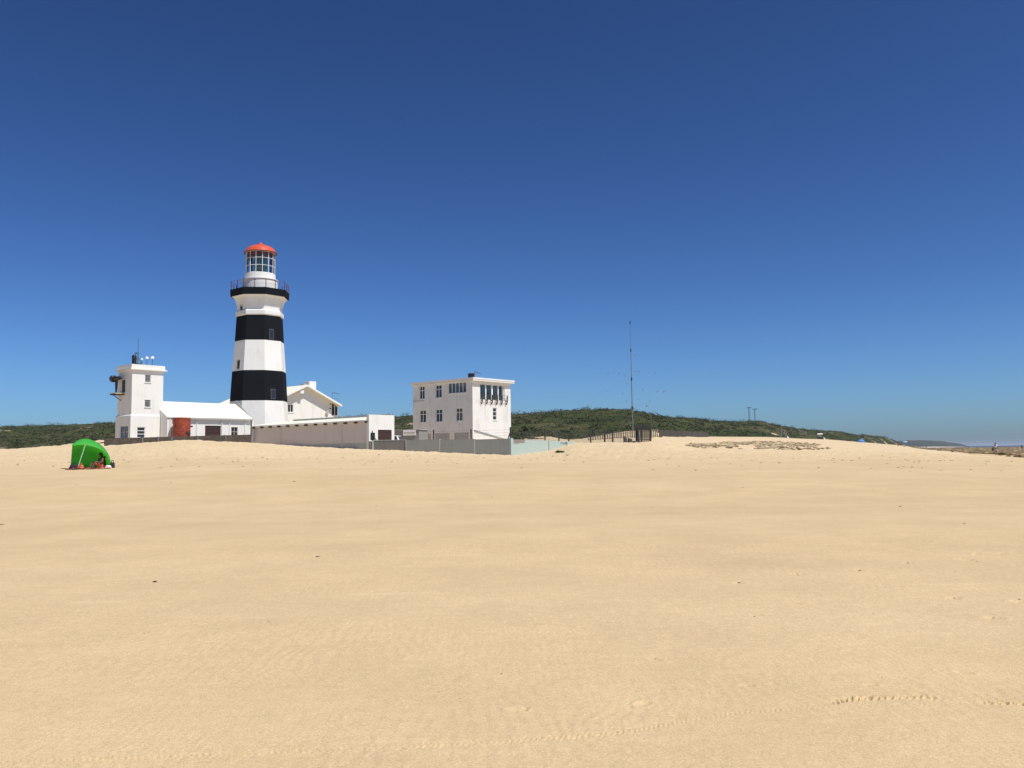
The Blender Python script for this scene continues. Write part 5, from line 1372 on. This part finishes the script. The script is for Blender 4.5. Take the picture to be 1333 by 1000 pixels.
g = gnd(1168.2, 303); bag('x', 'x', 0, 0, (.1, .1, .1), 'black') if False else None
g = gnd(1177.3, 326); person('person in white sitting under the pale blue parasol', g, R(10), SIT, 'skin', 'shirt_white', 'shorts_dark', 1.0)
g = gnd(1206, 480); person('person in dark clothes walking far along the waterline', g, R(20), WALK, 'skin_dark', 'shorts_dark', 'shorts_dark', 1.0)
q_ = pix(1330.3, 584, 270); person('person in dark clothes standing far out on the reef', (q_.x, q_.y, gz(q_.x, q_.y) + .15), R(90), WALK, 'skin_dark', 'shorts_dark', 'shorts_dark', 1.0)
# lifeguard frame, timber lookout, white canopied stand
def frame_hut(px, Y, label):
    g = gnd(px, Y); t = thing('timber_frame', label, 'frame', g); mb = MB(); 
    for x in (-.9, .9):
        for y in (-.6, .6): mb.tube((x, y, -.2), (x * .55, y * .8, 2.0), .07)
    mb.box(-.75, .75, -.6, .6, 1.98, 2.1); mb.tube((-.9, -.6, .3), (.55, -.5, 1.9), .04).tube((.9, -.6, .3), (-.55, -.5, 1.9), .04)
    mb.build('frame', simple('pale_painted_timber', (.26, .27, .27), .7, 0, .1), t)
    MB().hexa([(1.05, -.3, -.1), (1.45, -.3, -.1), (1.45, .3, -.1), (1.05, .3, -.1), (1.0, -.1, .5), (1.1, -.1, .5), (1.1, .1, .5), (1.0, .1, .5)]).build('windbreak', M['white_trim'], t)
frame_hut(1020.5, 225, 'pale crossed timber frame standing before the scrub')
g = gnd(1046, 300); t = thing('lookout_platform', 'pale weathered timber lookout platform in the scrub', 'platform', (g[0], g[1], g[2])); mb = MB()
for x in (-1.0, 0, 1.0):
    for y in (-.7, .7): mb.tube((x, y, -.3), (x * 1.1, y, 3.0), .11)
mb.box(-1.3, 1.3, -.9, .9, 1.7, 1.85); mb.tube((-1.1, -.7, 2.9), (1.1, -.7, 2.4), .09).tube((-1.8, -.5, 3.3), (.2, -.6, 2.3), .10)
mb.build('frame', M['pole_pale'], t)
g = gnd(1068.5, 285); t = thing('shaded_stand', 'small dark stand with a white canopy roof at the edge of the scrub', 'stand', g, R(-20)); t.scale = (.85, .85, .85)
MB().hexa([(-1.1, -.9, 1.8), (1.1, -.9, 1.8), (1.1, .9, 1.8), (-1.1, .9, 1.8), (-.9, -.7, 2.35), (.9, -.7, 2.35), (.9, .7, 2.35), (-.9, .7, 2.35)]).build('canopy', M['white_trim'], t, bevel=.1)
mb = MB(); [mb.tube((x, y, -.2), (x, y, 1.8), .05) for x in (-1, 1) for y in (-.8, .8)]; mb.box(-1.05, .95, -.7, .8, -.2, .9); mb.build('counter', M['dark_trim'], t)
MB().hexa([(1.35, -.4, -.1), (2.0, -.4, -.1), (2.0, .4, -.1), (1.35, .4, -.1), (1.25, -.1, .7), (1.4, -.1, .75), (1.4, .2, .75), (1.25, .2, .7)]).build('signboard', M['white_trim'], t)

# ------------------------------------------------------------------ rubble patch, boulders and seaweed
m, nt, b = new_mat('brown_beach_rubble'); n = noise(nt, 1.2, 5, .7, coords(nt)); g_ = nd(nt, 'ShaderNodeNewGeometry')
mm = nd(nt, 'ShaderNodeMath', operation='MULTIPLY_ADD'); mm.inputs[1].default_value = .5; nt.links.new(g_.outputs['Random Per Island'], mm.inputs[0]); nt.links.new(n.outputs['Fac'], mm.inputs[2])
r = ramp(nt, mm.outputs[0], [(.45, (.16, .115, .06)), (.7, (.32, .24, .135)), (.95, (.50, .40, .25))]); nt.links.new(r.outputs['Color'], b.inputs['Base Color']); b.inputs['Roughness'].default_value = .9
M['rubble'] = m
def stones(name, label, pts, sizes, mat, seed):
    rg = np.random.default_rng(seed); bm = bmesh.new(); bmesh.ops.create_icosphere(bm, subdivisions=1, radius=1)
    sv = np.array([v_.co[:] for v_ in bm.verts]); sf_ = np.array([[v_.index for v_ in f.verts] for f in bm.faces]); bm.free()
    Vs = []; Fs = []
    for k, (p, s_) in enumerate(zip(pts, sizes)):
        q_ = sv * (1 + .35 * rg.normal(size=(len(sv), 1))) * np.array([s_ * rg.uniform(.8, 1.6), s_ * rg.uniform(.7, 1.2), s_ * rg.uniform(.3, .6)])
        Vs.append(q_ + np.array(p)); Fs.append(sf_ + k * len(sv))
    o = mesh_np(name, np.concatenate(Vs), np.concatenate(Fs), mat, False)
    return tag(o, label, 'rubble', kind='stuff')
pts = []; sz = []; rg = np.random.default_rng(3)
tries = 0
while len(pts) < 3200 and tries < 60000:
    tries += 1
    a = rg.uniform(884, 1082); c_ = np.interp(a, [884, 920, 950, 1000, 1075], [580.2, 580.8, 579.5, 580, 582]); hgt = np.interp(a, [884, 925, 960, 1010, 1050, 1082], [1.0, 2.6, 5.0, 5.4, 4.8, 2.6])
    b_ = c_ + rg.normal() * hgt * .5
    if abs(b_ - c_) > hgt: continue
    if float(fbm(np.array([a * .05]), np.array([b_ * .35]), 3)[0]) < -.18: continue
    p = pick(a, b_, ZF, 55)
    if p is None: continue
    pts.append((p.x, p.y, gz(p.x, p.y))); sz.append(.05 + .22 * rg.random() ** 2)
stones('rubble_patch', 'band of brown stones and dry weed across the upper beach', pts, sz, M['rubble'], 2)

M['weed'] = simple('dry_dark_seaweed', (.035, .024, .014), .85, 0, .5, 20)
M['weed_pale'] = simple('dry_brown_seaweed', (.16, .11, .06), .9, 0, .4, 20)
def weed_mesh(seed):
    rg = random.Random(seed); mb = MB()
    for k in range(9):
        a_ = rg.uniform(0, 6.28); L_ = rg.uniform(.4, 1.0); p0 = Vector((rg.uniform(-.3, .3), rg.uniform(-.2, .2), rg.uniform(.05, .25)))
        p1 = p0 + Vector((math.cos(a_) * L_ * .5, math.sin(a_) * L_ * .4, rg.uniform(-.05, .2))); p2 = p1 + Vector((math.cos(a_ + .8) * L_ * .5, math.sin(a_ + .8) * L_ * .4, -p1.z * .8))
        mb.tube(p0, p1, .10, .08, 5).tube(p1, p2, .08, .03, 5)
    mb.lathe([(.05, -.1), (.4, .02), (.34, .2), (.12, .3)], 9, c=(0, 0, 0), sy=.7)
    return mb
WM = []
def place_weed(px, py, wpx, label, pale=False, k=0, group='scraps of dry seaweed on the beach'):
    p = pick(px, py, ZF, 3.0)
    if p is None: return
    k = k % 4; key = (k, pale)
    src = next((o for kk, o in WM if kk == key), None)
    if src is None:
        o = weed_mesh(k + 3).build('seaweed_clump', M['weed_pale' if pale else 'weed']); WM.append((key, o))
    else:
        o = src.copy(); C.objects.link(o)
    s_ = wpx / F * p.y / 1.5
    o.scale = (s_, s_, s_ * .55); o.location = (p.x, p.y, gz(p.x, p.y)); o.rotation_euler = (0, 0, random.uniform(0, 6.28))
    tag(o, label, 'seaweed', group)
place_weed(201, 758.3, 9, 'dark seaweed knot with a short tail at left on the open beach')
place_weed(413, 725.3, 7, 'small dark seaweed knot alone on the open beach below the garage block', k=1)
place_weed(727, 589.2, 17, 'black seaweed heap against the foot of the turquoise wall', k=2)
place_weed(2, 683.3, 6, 'dark seaweed scrap at the left edge of the beach', k=3)
generic = 'small dry seaweed scrap lying on the open sand'
for i_, (a, b_, w_) in enumerate(((383, 627.5, 5), (1172, 659.5, 6), (905, 613, 5), (850, 612, 4), (1014, 603, 5), (982, 804, 4), (1148, 594, 4), (490, 659, 3), (967, 635, 3), (720, 579 + 15, 4), (310, 655, 2), (242, 724, 3), (553, 708, 2), (349, 811, 3),
        (188, 825.5, 4), (653, 878, 4), (598, 910, 3), (571, 901, 3), (853, 859, 3), (1272, 731, 4), (1255, 682, 5), (1304, 613.5, 3), (1242, 780, 4), (1327, 782, 5), (1294, 805, 4), (1137, 800, 3), (1039, 749, 5), (962, 760, 6), (1119, 743, 6), (1182, 734, 5), (100, 632, 3), (222, 629, 3), (640, 648, 3), (415, 660, 2), (760, 602, 5), (735, 600, 5), (700, 598, 4), (675, 597, 4), (740, 592, 4), (738, 594, 5), (1190, 602, 4), (1197, 600.5, 5), (1230, 596, 3))):
    place_weed(a, b_, w_ * .9, generic, pale=(i_ % 3 == 2 and i_ > 10), k=i_)
wr_l = 'thin seaweed scrap in the drift line at the foot of the dunes'
for k in range(150):
    a = random.uniform(20, 1320); lane = random.choice((0, 0, 1, 2))
    b_ = (np.interp(a, [0, 150, 480, 665, 800, 1000, 1333], [600, 600, 594, 599, 596, 596, 602]) + lane * 5 + random.gauss(0, 2.2))
    if a > 1180: b_ = max(b_, 600)
    place_weed(a, b_, random.uniform(1.6, 4.2), wr_l, pale=random.random() < .4, k=k, group='seaweed scraps in the drift line')
M['reef_stone'] = M['rubble'].copy(); rr2 = [n_ for n_ in M['reef_stone'].node_tree.nodes if n_.type == 'VALTORGB'][0].color_ramp
for el, c_ in zip(rr2.elements, ((.045, .035, .020), (.19, .125, .05), (.42, .32, .15))): el.color = (*c_, 1)
pts = []; sz = []
for k in range(2600):
    a = rg.uniform(1185, 1345); Y = math.exp(rg.uniform(math.log(92), math.log(700))); t_ = (a - 666.5) / F
    if Y < np.interp(t_, [0.44, 0.47, 0.53, 0.57, 0.605, 0.7], [900, 330, 170, 128, 97, 88]) + 4: continue
    pts.append((t_ * Y, Y, gz(t_ * Y, Y) + .18)); sz.append((.12 + .3 * rg.random() ** 2) * (.6 + Y / 300))
stones('reef_stones', 'mottled brown weedy stones strewn over the tidal reef', pts, sz, M['reef_stone'], 8)
# boulders on the reef edge
bl = [rock('boulder', M['reef'], (.55, .4, .35), s_) for s_ in (1, 2)]
for i_, (a, Y, s_) in enumerate(((1330, 97, 1.0), (1322, 99, .7), (1312, 101, .55), (1302, 118, .5), (1318, 130, .8), (1333, 140, .8), (1345, 99, 1.1), (1265, 150, .8), (1240, 175, .8), (1223, 210, 1.0))):
    o = bl[i_] if i_ < 2 else bl[i_ % 2].copy()
    if i_ >= 2: C.objects.link(o)
    g = gnd(a, Y); o.location = g; o.scale = (s_, s_, s_ * .8); o.rotation_euler = (0, 0, i_ * 1.7)
    tag(o, 'low brown boulder among the weedy rocks of the reef', 'boulder', 'boulders on the reef')

# ------------------------------------------------------------------ sea air
m = bpy.data.materials.new('haze_air'); m.use_nodes = True; nt = m.node_tree
nt.nodes.remove(nt.nodes['Principled BSDF'])
pv = nd(nt, 'ShaderNodeVolumePrincipled'); pv.inputs['Color'].default_value = (.80, .88, 1, 1); pv.inputs['Density'].default_value = .00011; pv.inputs['Anisotropy'].default_value = .2
nt.links.new(pv.outputs[0], nt.nodes['Material Output'].inputs['Volume'])
hz = MB().box(-9200, 16200, -2200, 26200, -4.0, 40).build('haze', m); tag(hz, None, None, kind='stuff')
